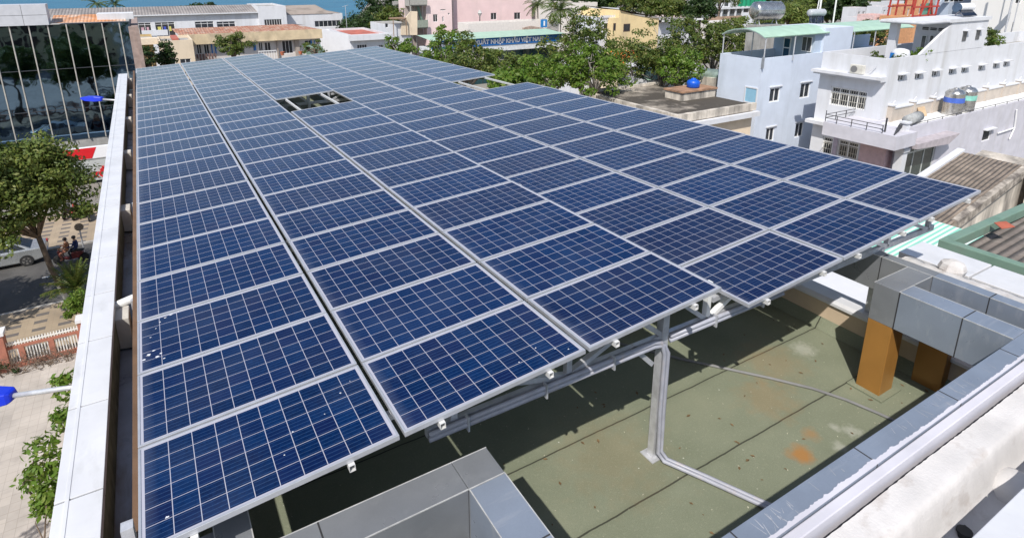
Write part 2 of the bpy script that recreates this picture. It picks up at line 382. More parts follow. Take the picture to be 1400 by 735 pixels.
for i, x in enumerate(xs):
    h_ = .85*h_+rs.normal()*.004; e_ = -1.700+abs(h_)+.012*max(0,math.sin(x*1.7))+.006
    b.v += [(x,-1.716,-.3485),(x,e_,-.3478)]
for i in range(n-1): b.f.append((2*i,2*i+2,2*i+3,2*i+1))
b.build('plaster_smear', lilac_wall, fr)
b = MB()
for k in range(46):
    x = rs.choice([rs.uniform(3.6,4.0),rs.uniform(4.2,7.9),rs.uniform(5.4,7.0)]); y0_ = rs.uniform(-1.70,-1.6); L_ = rs.uniform(.03,.12); dx = rs.uniform(-.03,.05); w_ = rs.uniform(.0015,.005)
    b.poly((x,y0_,-.3482),(x+w_,y0_,-.3482),(x+dx+w_*.5,min(y0_+L_,-1.53),-.3482),(x+dx,min(y0_+L_,-1.53),-.3482))
o_ = b.build('scratches', mat('scratch plaster', (.5,.5,.52), .9), fr); o_['kind'] = 'stuff'
beam(.39,2.05,-.28,.02,acp,(1.02,),0)                                     # box by the array corner
beam(2.053,2.36,-.283,.02,acp,(),0)
b = MB(); b.box(-.13,.388,-1.5,.36,-.9,-.4); b.build('sun_block_slab', acp, bld)  # added slab, stops sun reaching the deck under the array corner
b = MB(); b.box(.39,2.36,-.2,-.05,ZR+.003,-.852); b.build('sun_block_wall', acp, bld)  # added below the beam to keep sun off the floor behind
beam(2.053,2.36,-1.517,-.287,acp_blue,(-.9,),1)
beam(.39,.62,.024,2.4,acp,(1.3,),1)
beam(.39,.62,-1.517,-.284,acp,(),1)
beam(-.57,2.36,-1.71,-1.52,acp_blue,(.8,),0)
beam(7.82,8.13,-.38,-.08,acp,(),0)
beam(7.82,8.13,-1.517,-.384,acp_blue,(-1.05,),1)
beam(8.134,8.597,-.38,-.08,acp,(),0)
beam(8.6,8.78,-1.517,-.384,acp_blue,(-1.0,),1)
beam(8.6,8.78,-.38,25,acp,(.25,2.4,4.9,7.4,9.9,12.4),1)
j = MB(); j.box(7.8175,7.8235,-.392,-.378,-.85,-.35); j.build('panel_joint', joint_m, bld)
b = MB(); b.box(2.3,8.9,-1.79,-1.714,-.9,-.385); b.build('plaster_ledge', lilac_wall, bld, bevel=.008)
# left white clad run, in slabs with a shallow raised seam
lr = [ -1.50, -.02, 1.14, 2.29, 3.45, 4.57, 5.70, 6.80, 7.90, 9.0, 10.05, 11.12, 12.15, 13.25, 14.35, 15.45, 16.55, 17.65, 18.75, 19.85, 20.95, 22.05, 23.15, 24.35]
for a0, a1 in zip(lr[:-1], lr[1:]):
    b = MB(); b.box(-.57,-.27,a0+.008,a1-.008,-.43,-.35); o = b.build('white_coping', acp_pale, bld, bevel=.004)
    j = MB(); j.box(-.568,-.272,a1-.0075,a1+.0075,-.43,-.362); j.build('joint', joint_m, o)
    s_ = MB(); s_.box(-.505,-.478,a0,a1,-.351,-.3455); s_.build('seam_strip', acp_pale, o, bevel=.002)
b = MB(); b.box(-.565,-.275,-1.5,24.3,-.80,-.432); b.build('coping_core', mat('mossy dark edge', (.16,.18,.13), .9, var=.3, scale=6), bld)
# orange columns
for x0, x1, y0, y1 in ((7.822,8.128,-.378,-.082),(8.56,8.74,-.74,-.40)):
    b = MB(); b.box(x0,x1,y0,y1,ZR,-.852); o = b.build('orange_column', copper, bld, bevel=.006)
# neighbour's plastered gutter in front of the frame
nb = thing('plastered_neighbour', 'flat roofed neighbour with white plaster gutter and white coping tiles beside the grey frame', 'building', (7, -3, GZ))
b = MB(); b.box(1.5,16,-9,-1.84,GZ,-1.0); b.build('wall', white_wall, nb)
prof = [(-1.835,-.47),(-1.90,-.472),(-1.97,-.475),(-2.03,-.478),(-2.055,-.49),(-2.075,-.53),(-2.10,-.62),(-2.125,-.72),(-2.15,-.80),(-2.19,-.845),(-2.30,-.86),(-2.44,-.865)]
rs = np.random.RandomState(5); b = MB(); nx = 420; xs = np.linspace(1.6, 15.9, nx)
plast = mat('rough white plaster', (.57,.55,.535), .92, var=.09, scale=2.2, dirt=(.26,.20,.16), dirt_amt=.55, dirt_scale=(2.2,3.5,3.5), dirt_th=(.55,.75), bump=.35, bscale=45)
dn = len(prof)
for x in xs:
    for (y, z) in prof: b.v.append((x, y+.003*math.sin(x*2.3+z*9)+rs.uniform(-.003,.003), z+.0025*math.sin(x*3.1+y*7)+rs.uniform(-.0022,.0022)))
for i in range(nx-1):
    for k in range(dn-1):
        a = i*dn+k; b.f.append((a, a+1, a+dn+1, a+dn))
b.build('plaster_gutter', plast, nb, smooth=True)
damp = mat('damp brown stain', (.19,.15,.115), .7, var=.3, scale=4, bump=.2)
b = MB(); pts = [(6.42,-2.11),(6.62,-2.13),(6.85,-2.09),(7.1,-2.1),(7.5,-2.06),(8.6,-2.05),(12,-2.05),(12,-2.44),(6.42,-2.44)]
b.poly(*[(x,y,-.858) for x,y in pts]); b.build('damp_bed', damp, nb)
b = MB(); n = 14
for i in range(n+1):
    t = i/n; w_ = .20*(1-.25*(t-.5)**2); y = -2.06-.38*t; z0 = -.885
    for k in range(9):
        a = math.pi*k/8; b.v.append((6.14-math.cos(a)*w_+.05*(t), y, z0+.20*math.sin(a)**.6*(.75+.25*math.sin(min(1, t*3)*1.57))))
for i in range(n):
    for k in range(8):
        a = i*9+k; b.f.append((a, a+1, a+10, a+9))
b.f.append(tuple(range(9))); b.f.append(tuple(range(n*9, n*9+9)))
b.build('plaster_hump', plast, nb, smooth=True)
b = MB(); b.box(1.6,15.9,-3.2,-2.44,-1.0,-.42); b.build('parapet', white_wall, nb)
for x in np.arange(1.6, 15, 1.33):
    b = MB(); b.box(x+.008,x+1.322,-3.3,-2.40,-.42,-.35); b.build('coping_tile', acp_pale, nb, bevel=.006)
b = MB(); b.tube([(5.32,-2.21,-.95),(5.33,-2.21,-.80)], .045, 12); b.tube([(5.39,-2.18,-.95),(5.395,-2.18,-.82)], .03, 10); b.tube([(5.33,-2.21,-.81),(5.33,-2.21,-.79)], .055, 12); b.build('drain_pipe', rubber, nb)

# ------------------------------------------------------------------ steel canopy frame
AX = Vector((0.997958, 0.001043, 0.063861)); AY = Vector((0, 0.999867, -0.016328)); AZ = Vector((-0.063869, 0.016294, 0.997825))
def arr(a, b_, c=0., bank=1):
    q = AX*a+AY*b_+AZ*c
    if bank == 2: q = q - AZ*.318 - AY*.038
    return q
can = thing('steel_canopy', 'galvanised steel canopy frame of trusses, posts and white purlins carrying the solar panels', 'canopy frame', (4.7,.4,ZR))
def za(a, bank, y): return arr(a, y, -.105, bank).z
for ti, y in enumerate((.4, 4.3, 8.2, 12.1, 16.0, 19.9, 23.8)):
    zb = -.325-.0163*y; xl_ = 2.0 if ti == 0 else -.05
    b = MB(); b.bar((xl_,y,zb),(10.25,y,zb),.05,.08)
    b.build('bottom_chord', galv, can)
    b = MB(); b.bar((.02,y,za(0,1,y)-.03),(5.0,y,za(5.0,1,y)-.03),.05,.06); b.bar((5.40,y,za(5.44,2,y)-.03),(10.4,y,za(10.44,2,y)-.03),.05,.06); b.build('top_chord', galv, can)
    for x, bank in ((1.0,1),(2.25,1),(3.45,1),(5.33,1),(7.0,2),(8.98,2),(10.1,2)):
        if x < xl_: continue
        b = MB(); b.bar((x,y,zb),(x,y,(za(x,bank,y)-.03) if x != 5.33 else zb+.46),.06,.06,(0,1,0)); b.build('upright', white_steel if ti == 0 and x == 5.33 else galv, can)
    for (xa, xb, bank, lo) in ((1.0,2.25,1,0),(2.25,3.45,1,1),(3.45,4.7,1,0),(4.15,4.7,1,1),(4.72,5.33,1,1),(5.38,5.8,2,0),(5.8,7.0,2,0),(7.0,8.0,2,0),(8.0,8.98,2,1),(8.98,10.1,2,1)):
        if xa < xl_: continue
        pa, pb = Vector((xa,y,zb)), Vector((xb,y,za(xb,bank,y)-.04))
        if lo: pa, pb = Vector((xa,y,za(xa,bank,y)-.04)), Vector((xb,y,zb))
        b = MB(); b.bar(pa, pb, .05, .06, (0,1,0)); b.build('brace', white_steel if xa == 5.38 and ti == 0 else galv, can)
    b = MB(); b.bar((4.68,y,ZR),(4.68,y,za(4.68,1,y)-.03),.085,.09,(0,1,0)); b.box(4.58,4.78,y-.1,y+.1,ZR+.003,ZR+.015)
    b.build('post', galv, can)
    b = MB(); b.bar((4.55,y,zb-.28),(4.25,y,zb+.03),.05,.05,(0,1,0)); b.build('knee_brace', galv, can)
    b = MB(); b.bar((8.84,y,-1.325),(8.84,y,zb),.08,.08,(0,1,0)); b.build('short_post', galv, can)
    if ti == 0: zb = za(0,1,y)
    b = MB(); b.bar((-.08,y,-.60),(-.08,y,zb),.07,.08,(0,1,0)); b.build('short_post', galv, can)
COLS = [(0,1.645,1),(1.685,1.662,1),(3.388,1.662,1),(5.436,1.650,2),(7.116,1.650,2),(8.797,1.650,2)]
for a0, wd, bank in COLS:
    for da in (.29, 1.28):
        b = MB(); P = lambda da_, bb, cc: arr(a0+da_, bb, cc, bank)
        x0, x1, z0, z1, t = da-.022, da+.022, -.094, -.042, .004
        for (p0, p1, q0, q1) in ((x0,x1,z1-t,z1),(x0,x1,z0,z0+t),(x0,x0+t,z0+t,z1-t),(x1-t,x1,z0+t,z1-t)):
            i = len(b.v)
            for bb in (-.028, 26.35): b.v += [tuple(P(p0,bb,q0)), tuple(P(p1,bb,q0)), tuple(P(p1,bb,q1)), tuple(P(p0,bb,q1))]
            b.f += [tuple(i+k for k in f) for f in ((3,2,1,0),(4,5,6,7),(0,1,5,4),(1,2,6,5),(2,3,7,6),(3,0,4,7))]
        b.build('purlin', mat('purlin paint', (.60,.60,.59), .5, .1, var=.06, scale=5), can)
# ------------------------------------------------------------------ solar panels
PW, PH = 1.65, .99
m = bpy.data.materials.new('polycrystalline cells'); g = G(m); p = g.obj(); s = g.sep(p)
cx, cy, mx, my = .1580, .1540, .035, .033
ux = g.math('DIVIDE', g.math('SUBTRACT', s[0], mx), cx); uy = g.math('DIVIDE', g.math('SUBTRACT', s[1], my), cy)
fx = g.math('FRACT', ux); fy = g.math('FRACT', uy)
ex = g.math('MINIMUM', fx, g.math('SUBTRACT', 1, fx)); ey = g.math('MINIMUM', fy, g.math('SUBTRACT', 1, fy))
line = g.math('MAXIMUM', g.ramp(ex, .013, .019, 1, 0), g.ramp(ey, .013, .019, 1, 0))
inx = g.math('MULTIPLY', g.math('GREATER_THAN', ux, 0), g.math('LESS_THAN', ux, 10)); iny = g.math('MULTIPLY', g.math('GREATER_THAN', uy, 0), g.math('LESS_THAN', uy, 6))
inside = g.math('MULTIPLY', inx, iny); line = g.math('MAXIMUM', line, g.math('SUBTRACT', 1, inside))
fb = g.math('FRACT', g.math('ADD', g.math('MULTIPLY', fy, 4), .5)); eb = g.math('MINIMUM', fb, g.math('SUBTRACT', 1, fb))
bus = g.ramp(eb, .035, .06, 1, 0)
cell = g.n('CombineXYZ'); g.l(g.math('FLOOR', ux), cell.inputs[0]); g.l(g.math('FLOOR', uy), cell.inputs[1])
oi = g.n('ObjectInfo').outputs['Random']; g.l(g.math('MULTIPLY', oi, 97.), cell.inputs[2])
wn = g.n('TexWhiteNoise'); g.l(cell.outputs[0], wn.inputs['Vector'])
off = g.n('VectorMath', operation='ADD'); g.l(p, off.inputs[0]); cc = g.n('CombineXYZ'); g.l(g.math('MULTIPLY', oi, 51.), cc.inputs[0]); g.l(g.math('MULTIPLY', oi, 77.), cc.inputs[1]); g.l(cc.outputs[0], off.inputs[1])
vo = g.n('TexVoronoi'); vo.inputs['Scale'].default_value = 60; g.l(off.outputs[0], vo.inputs['Vector'])
grain = g.math('MULTIPLY', g.sep(vo.outputs['Color'])[0], .55)
k = g.math('ADD', g.math('MULTIPLY', wn.outputs['Value'], .55), grain)
c = g.mix(g.math('MULTIPLY', k, .9), (.0011,.0088,.042), (.0022,.022,.088))
c = g.mix(g.math('MULTIPLY', g.ramp(g.sep(wn.outputs['Color'])[1], .5, 1, 0, .6), .9), c, (.006,.009,.052))
c = g.mix(g.ramp(oi, .45, 1, 0, .62), c, (.0085,.0125,.044))
c = g.mix(g.ramp(oi, .0, .3, .4, 0), c, (.0018,.019,.085))
c = g.mix(g.math('MULTIPLY', bus, .26), c, (.10,.20,.38))
c = g.mix(line, c, (.38,.38,.44))
dust = g.ramp(g.noise(1.4, 5, off.outputs[0]), .42, .8, 0.0, .035); edge = g.ramp(s[0], .03, .12, .07, 0)
c = g.mix(g.math('ADD', dust, edge), c, (.42,.45,.5))
g.l(c, g.b.inputs['Base Color']); g.b.inputs['Roughness'].default_value = .13; g.b.inputs['IOR'].default_value = 1.36; g.b.inputs['Specular IOR Level'].default_value = .22
g.l(g.ramp(g.noise(2.2, 3, off.outputs[0]), .3, .8, .09, .2), g.b.inputs['Roughness'])
cells = m
def panel_proto():
    r = thing('solar_panel', 'x', 'solar panel'); lip, t = .0175, .040
    b = MB()
    outer = [(0,0),(PW,0),(PW,PH),(0,PH)]; inner = [(lip,lip),(PW-lip,lip),(PW-lip,PH-lip),(lip,PH-lip)]
    i = 0
    for (q, z) in ((outer,-t),(outer,.002),(inner,.002),(inner,-t)): b.v += [(x,y,z) for x,y in q]
    for k in range(4):
        n_ = (k+1) % 4
        b.f += [(k,n_,4+n_,4+k),(4+k,4+n_,8+n_,8+k),(8+k,8+n_,12+n_,12+k),(12+k,12+n_,n_,k)]
    b.build('frame', alu, r, bevel=.0025)
    b = MB(); b.poly((lip*.9,lip*.9,-.003),(PW-lip*.9,lip*.9,-.003),(PW-lip*.9,PH-lip*.9,-.003),(lip*.9,PH-lip*.9,-.003)); b.build('cell_glass', cells, r, recalc=False)
    b = MB(); b.poly((lip*.9,lip*.9,-.008),(lip*.9,PH-lip*.9,-.008),(PW-lip*.9,PH-lip*.9,-.008),(PW-lip*.9,lip*.9,-.008)); b.build('back_sheet', pvc, r, recalc=False)
    return r
ORD = ['first','second','third','fourth','fifth','sixth','seventh','eighth','ninth','tenth','eleventh','twelfth','thirteenth','fourteenth','fifteenth','sixteenth','seventeenth','eighteenth','nineteenth','twentieth','twenty-first','twenty-second','twenty-third','twenty-fourth','twenty-fifth','twenty-sixth']
CN = ['leftmost column','second column from the left','third column from the left','fourth column from the left','fifth column from the left','rightmost column']
RM = Matrix((AX, AY, AZ)).transposed()
proto = panel_proto(); first = True; rsp = random.Random(3); dirty = {}
for ci, (a0, wd, bank) in enumerate(COLS):
    for r_ in range(26):
        if (ci in (2, 5)) and r_ in (12, 13): continue
        o = proto if first else dup(proto, (0,0,0)); first = False
        rot = RM @ Matrix.Rotation(rsp.uniform(-.0012,.0012), 3, 'Z') @ Matrix.Rotation(rsp.uniform(-.0022,.0022), 3, 'X') @ Matrix.Rotation(rsp.uniform(-.0015,.0015), 3, 'Y')
        o.location = arr(a0, r_*1.01+.002, rsp.uniform(-.0015,.0015), bank); o.rotation_euler = rot.to_euler()
        o.scale = (wd/PW, 1, 1)
        o['label'] = 'blue solar panel, %s from the front in the %s' % (ORD[r_], CN[ci]); o['group'] = 'solar panels of the roof array'
        dirty[(ci, r_)] = o
def splats(o, pts, seed):
    rs = random.Random(seed); b = MB()
    for (x, y, r) in pts:
        n = 9; b.poly(*[(x+math.cos(6.283*k/n)*r*rs.uniform(.5,1.3), y+math.sin(6.283*k/n)*r*rs.uniform(.4,1.2), -.0012) for k in range(n)])
    q = b.build('bird_dropping', white_wall, None); q.parent = o; del q['_o']
splats(dirty[(0,2)], [(.09,.28,.022),(.13,.33,.016),(.05,.22,.014),(.16,.2,.02),(.19,.24,.012),(.21,.13,.01),(.25,.92,.012),(.3,.95,.016),(.37,.97,.01),(.2,.86,.01),(.11,.6,.008),(.16,.75,.008)], 1)
splats(dirty[(0,0)], [(1.42,.72,.008),(1.25,.55,.006),(1.0,.5,.006),(.9,.3,.006),(.16,.2,.012),(1.53,.82,.005)], 2)
splats(dirty[(1,0)], [(1.45,.17,.008),(1.54,.1,.007),(1.1,.2,.006),(1.32,.28,.007)], 3)
# loose conduit and pipe on the felt
gpvc = mat('grey plastic conduit', (.33,.34,.39), .42, var=.08, scale=8, dirt=(.45,.38,.34), dirt_amt=.5, dirt_scale=(6,6,6), dirt_th=(.55,.7))
cd = thing('conduit', 'pair of grey conduits along the canopy beam, down its post and over the roof', 'conduit', (4.7,.3,ZR)); zc = -.33
for k, (dx, dz) in enumerate(((0,.022),(.05,-.027))):
    b = MB(); b.tube([(2.0,.335,zc+dz),(4.50,.335,zc+dz),(4.60+dx,.335,zc+dz-.03),(4.655+dx,.325,zc-.16),(4.655+dx,.32,-1.2),(4.655+dx,.31,ZR+.12),(4.69+dx,.24,ZR+.04),(4.88+dx,-.15,ZR+.036),(5.12+dx,-.68,ZR+.036),(5.5+dx,-1.46,ZR+.036)], .024, 10); b.build('pipe', gpvc, cd, smooth=True)
    b = MB(); b.tube([(4.728,.335,zc+dz),(6.6,.335,zc+dz)], .024, 10); b.build('pipe', gpvc, cd, smooth=True)
for x in (2.35,3.15,3.95,5.4,6.2):
    b = MB(); b.box(x-.008,x+.008,.295,.36,zc-.075,zc+.07); b.build('clip', galv, cd)
b = MB(); b.tube([(5.2,3.2,ZR+.02),(5.7,2.3,ZR+.02),(6.24,1.49,ZR+.02),(6.62,1.0,ZR+.02),(6.95,.57,ZR+.02),(7.24,.15,ZR+.02),(7.4,-.2,ZR+.02),(7.5,-.55,ZR+.02),(7.58,-.9,ZR+.02)], .018, 8)
tag(b.build('cable', mat('grey cable', (.2,.2,.2), .6)), 'grey cable curving over the sunlit green felt towards the orange column', 'cable')
b = MB(); b.tube([(-.30,4.30,-.44),(-.1,4.37,-.42),(.5,4.5,-.42)], .05, 12); tag(b.build('drain_pipe', white_steel, smooth=True), 'white pipe poking out from under the panels over the left gutter', 'pipe')

# grit, dry leaves and flakes lying on the felt
rs = np.random.RandomState(77)
def litter(name, n, size, col, reg, label, kind='stuff'):
    b = MB()
    for k in range(n):
        x, y = rs.uniform(reg[0], reg[1]), rs.uniform(reg[2], reg[3]); q = size*rs.uniform(.4, 1.3); a = rs.uniform(0, 6.28); h = size*rs.uniform(.1,.35)
        p = [(x+q*math.cos(a+t)*r, y+q*math.sin(a+t)*r, ZR+.003+(h if j else 0)) for j, (t, r) in enumerate(((0,1),(1.5,.5),(3.1,.9),(4.6,.45)))]
        b.poly(*p)
    return tag(b.build(name, mat(name+' tone', col, .9, var=.35, scale=30), recalc=False), label, kind='stuff')
litter('pale_grit', 260, .012, (.45,.44,.33), (.5,8.5,-1.4,2.6), None)
litter('dry_leaves', 70, .03, (.16,.10,.045), (2.6,8.6,-1.4,1.6), None)
# ------------------------------------------------------------------ builders for houses
def holewall(b, axis, pos, u0, u1, z0, z1, holes, depth, sgn):
    """wall sheet in the plane axis=pos with rectangular openings and their reveals; sgn = direction of the inside"""
    us = sorted({u0, u1, *[h[0] for h in holes], *[h[1] for h in holes]}); zs = sorted({z0, z1, *[h[2] for h in holes], *[h[3] for h in holes]})
    us = [q for q in us if u0 <= q <= u1]; zs = [q for q in zs if z0 <= q <= z1]
    def P(u, z, d=0): return (pos+sgn*d, u, z) if axis == 0 else (u, pos+sgn*d, z)
    for i in range(len(us)-1):
        for k in range(len(zs)-1):
            cu, cz = (us[i]+us[i+1])/2, (zs[k]+zs[k+1])/2
            if any(h[0] < cu < h[1] and h[2] < cz < h[3] for h in holes): continue
            b.poly(P(us[i],zs[k]), P(us[i+1],zs[k]), P(us[i+1],zs[k+1]), P(us[i],zs[k+1]))
    for h in holes:
        a0, a1, c0, c1 = h[:4]
        b.poly(P(a0,c0),P(a0,c0,depth),P(a0,c1,depth),P(a0,c1)); b.poly(P(a1,c0),P(a1,c1),P(a1,c1,depth),P(a1,c0,depth))
        b.poly(P(a0,c0),P(a1,c0),P(a1,c0,depth),P(a0,c0,depth)); b.poly(P(a0,c1),P(a0,c1,depth),P(a1,c1,depth),P(a1,c1))
def window(root, axis, pos, h, sgn, depth=.12, frame=pvc, glass=pane, mull=1, trans=0, bars=None, hood=None, name='window', fw=.06):
    a0, a1, c0, c1 = h[:4]
    def bx(b, u0, u1, z0, z1, d0, d1):
        p0, p1 = pos+sgn*d0, pos+sgn*d1
        if axis == 0: b.box(p0, p1, u0, u1, z0, z1)
        else: b.box(u0, u1, p0, p1, z0, z1)
    b = MB(); d0, d1 = depth-.05, depth
    bx(b,a0+.002,a0+fw,c0+.002,c1-.002,d0,d1); bx(b,a1-fw,a1-.002,c0+.002,c1-.002,d0,d1); bx(b,a0+fw,a1-fw,c0+.002,c0+fw,d0,d1); bx(b,a0+fw,a1-fw,c1-fw,c1-.002,d0,d1)
    for k in range(1, mull+1):
        u = a0+(a1-a0)*k/(mull+1); bx(b,u-fw/2,u+fw/2,c0+fw,c1-fw,d0+.003,d1-.003)
    if trans: 
        z = c1-(c1-c0)*trans; bx(b,a0+fw,a1-fw,z-fw/2,z+fw/2,d0+.005,d1-.005)
    f = b.build(name, frame, root)
    b = MB(); bx(b,a0+.01,a1-.01,c0+.01,c1-.01,depth-.02,depth-.01); b.build('pane', glass, f)
    if bars:
        b = MB(); n = max(2, int((a1-a0)/bars))
        for k in range(1, n): u = a0+(a1-a0)*k/n; bx(b,u-.012,u+.012,c0+.02,c1-.02,.03,.055)
        for z in (c0+(c1-c0)*.33, c0+(c1-c0)*.66): bx(b,a0+.01,a1-.01,z-.012,z+.012,.032,.053)
        b.build('grille', grille_m, f)
    if hood:
        b = MB(); bx(b,a0-.12,a1+.12,c1+.06,c1+.14,-hood,-.002); b.build('hood', white_wall, f)
    return f
def house(name, label, cat, x0, x1, y0, y1, z1, m, front=(), left=(), parapet=.6, t=.18, deck=None, z0=GZ, group=None, front_kw={}, left_kw={}, wname='window'):
    r = thing(name, label, cat, ((x0+x1)/2, (y0+y1)/2, z0), group); zr = z1-parapet
    b = MB(); holewall(b, 1, y0, x0, x1, z0, z1, front, .12, 1); holewall(b, 0, x0, y0, y1, z0, z1, left, .12, -1 if False else 1)
    b.poly((x1,y0,z0),(x1,y1,z0),(x1,y1,z1),(x1,y0,z1)); b.poly((x0,y1,z0),(x1,y1,z0),(x1,y1,z1),(x0,y1,z1))
    for (a0,a1,c0,c1) in ((x0,x1,y0,y0+t),(x0,x1,y1-t,y1),(x0,x0+t,y0+t,y1-t),(x1-t,x1,y0+t,y1-t)): b.poly((a0,c0,z1),(a1,c0,z1),(a1,c1,z1),(a0,c1,z1))
    if parapet > .01:
        xi0,xi1,yi0,yi1 = x0+t,x1-t,y0+t,y1-t
        for p,q in (((xi0,yi0),(xi1,yi0)),((xi1,yi0),(xi1,yi1)),((xi1,yi1),(xi0,yi1)),((xi0,yi1),(xi0,yi0))): b.poly((*p,zr),(*q,zr),(*q,z1),(*p,z1))
    b.build('wall', m, r, recalc=False)
    b = MB(); b.poly((x0+t,y0+t,zr),(x1-t,y0+t,zr),(x1-t,y1-t,zr),(x0+t,y1-t,zr)); b.build('roof', deck or grey_wall, r)
    for h in front: window(r, 1, y0, h, 1, name=wname, **{**front_kw, **(h[4] if len(h) > 4 else {})})
    for h in left: window(r, 0, x0, h, 1, name=wname, **{**left_kw, **(h[4] if len(h) > 4 else {})})
    return r
def rect(u0, v0, u1, v1, axis, val, **k):
    """opening measured on a wall plane"""
    p, q = at(u0, v0, axis, val), at(u1, v1, axis, val); o = 1-axis
    t = (min(p[o],q[o]), max(p[o],q[o]), min(p[2],q[2]), max(p[2],q[2]))
    return t+((k,) if k else ())
def text_mesh(txt, size, ext, name, m, parent, loc, rot=(math.pi/2,0,0), sx=1, bold=.012):
    cu = bpy.data.curves.new('t', 'FONT'); cu.body = txt; cu.size = size; cu.extrude = ext; cu.offset = bold
    o = bpy.data.objects.new('t', cu); C.objects.link(o); bpy.context.view_layer.update()
    dg = bpy.context.evaluated_depsgraph_get(); me = bpy.data.meshes.new_from_object(o.evaluated_get(dg)); bpy.data.objects.remove(o)
    R = Euler(rot).to_matrix().to_4x4() @ Matrix.Diagonal((sx,1,1,1)); me.transform(Matrix.Translation(Vector(loc)-Vector(parent['_o'])) @ R)
    me.materials.clear(); me.materials.append(m); q = bpy.data.objects.new(name, me); C.objects.link(q); q.parent = parent; q['_o'] = parent['_o']; return q
# ------------------------------------------------------------------ foliage
def leaves_mesh(name, centers, rads, per, size, seed, m, parent, flat=.6, asp=2.2, up=.5):
    """many small folded leaves gathered in clumps"""
    rs = np.random.RandomState(seed); cs = np.asarray(centers, float); n = len(cs)*per
    ci = np.repeat(np.arange(len(cs)), per); rr = np.asarray(rads, float)[ci] if np.ndim(rads) else np.full(n, rads)
    d = rs.normal(size=(n,3)); d /= np.linalg.norm(d, axis=1)[:,None]; rad = rr*rs.uniform(.15, 1, n)**.5
    p = cs[ci]+d*rad[:,None]*np.array([1,1,flat])
    nr = d*np.array([1,1,1])+rs.normal(size=(n,3))*.55+np.array([0,0,up]); nr /= np.linalg.norm(nr, axis=1)[:,None]
    t = np.cross(nr, rs.normal(size=(n,3))); t /= np.linalg.norm(t, axis=1)[:,None]; s_ = np.cross(nr, t)
    L = size*rs.uniform(.65, 1.3, n)[:,None]; W = L/asp
    v = np.empty((n,4,3)); v[:,0] = p-t*L*.5; v[:,1] = p+s_*W*.5-nr*W*.12; v[:,2] = p+t*L*.5-nr*L*.12; v[:,3] = p-s_*W*.5-nr*W*.12
    v = v.reshape(-1,3)-np.array(parent['_o'])
    me = bpy.data.meshes.new(name); me.vertices.add(n*4); me.vertices.foreach_set('co', v.ravel()); me.loops.add(n*4); me.loops.foreach_set('vertex_index', np.arange(n*4, dtype=np.int32))
    me.polygons.add(n); me.polygons.foreach_set('loop_start', np.arange(0, n*4, 4, dtype=np.int32)); me.update(calc_edges=True); me.materials.append(m)
    o = bpy.data.objects.new(name, me); C.objects.link(o); o.parent = parent; o['_o'] = parent['_o']; return o
def tree(label, base, cen, rad, m, seed, nclump=60, per=60, leaf=.26, clump=.75, bk=None, name='broadleaf_tree', trunk_r=.22, group=None, holes=.0, wash=False, asp=2.2, limbs=9, cat='tree'):
    rs = np.random.RandomState(seed); base = Vector(base); cen = Vector(cen); r = thing(name, label, cat, tuple(base), group)
    rad = np.array(rad, float); cs = []; off = rs.uniform(0, 6.28, 5)
    while len(cs) < nclump:
        d = rs.normal(size=3); d /= np.linalg.norm(d)
        if d[2] < -.55: continue
        lump = 1+.16*math.sin(3*math.atan2(d[1],d[0])+off[0])+.12*math.sin(5*d[2]*2+off[1])+.12*math.sin(4*d[0]+off[2])
        k = rs.uniform(.1, 1)**.38*lump
        if rs.uniform() < holes and k > .6: continue
        cs.append(np.array(cen)+d*rad*k)
    cs = np.array(cs); fork = base.lerp(cen, .62) if base.z < cen.z-rad[2]*.7 else base.lerp(cen, .35)
    fork = Vector((base.x*.6+cen.x*.4, base.y*.6+cen.y*.4, max(cen.z-rad[2]*.85, base.z+.5)))
    b = MB(); mid = base.lerp(fork, .5)+Vector((rs.uniform(-.12,.12), rs.uniform(-.12,.12), 0))
    b.tube([base-Vector((0,0,.1)), base+Vector((0,0,.25)), mid, fork], [trunk_r*1.5, trunk_r*1.1, trunk_r*.9, trunk_r*.75], 8)
    for i in range(limbs):
        tgt = Vector(cs[rs.randint(len(cs))]); m1 = fork.lerp(tgt, .45)+Vector(rs.normal(size=3)*.25)+Vector((0,0,.25))
        b.tube([fork-Vector((0,0,.15)), m1, tgt], [trunk_r*.55, trunk_r*.3, trunk_r*.1], 6)
        for k in range(3):
            t2 = Vector(cs[np.argsort(np.linalg.norm(cs-np.array(tgt), axis=1))[rs.randint(1, min(7, len(cs)))]])
            b.tube([m1.lerp(tgt, rs.uniform(.1,.8)), m1.lerp(t2, .6)+Vector(rs.normal(size=3)*.12), t2], [trunk_r*.22, trunk_r*.13, trunk_r*.05], 5)
    b.build('trunk', bk or bark, r, smooth=True)
    if wash:
        b = MB(); b.tube([base, base+Vector((0,0,.25)), base.lerp(mid, .55)], [trunk_r*1.53, trunk_r*1.13, trunk_r*1.04], 8, False); b.build('whitewash', limewash, r, smooth=True)
    leaves_mesh('crown', cs, rs.uniform(.6, 1.3, len(cs))*clump, per, leaf, seed+1, m, r, asp=asp); return r
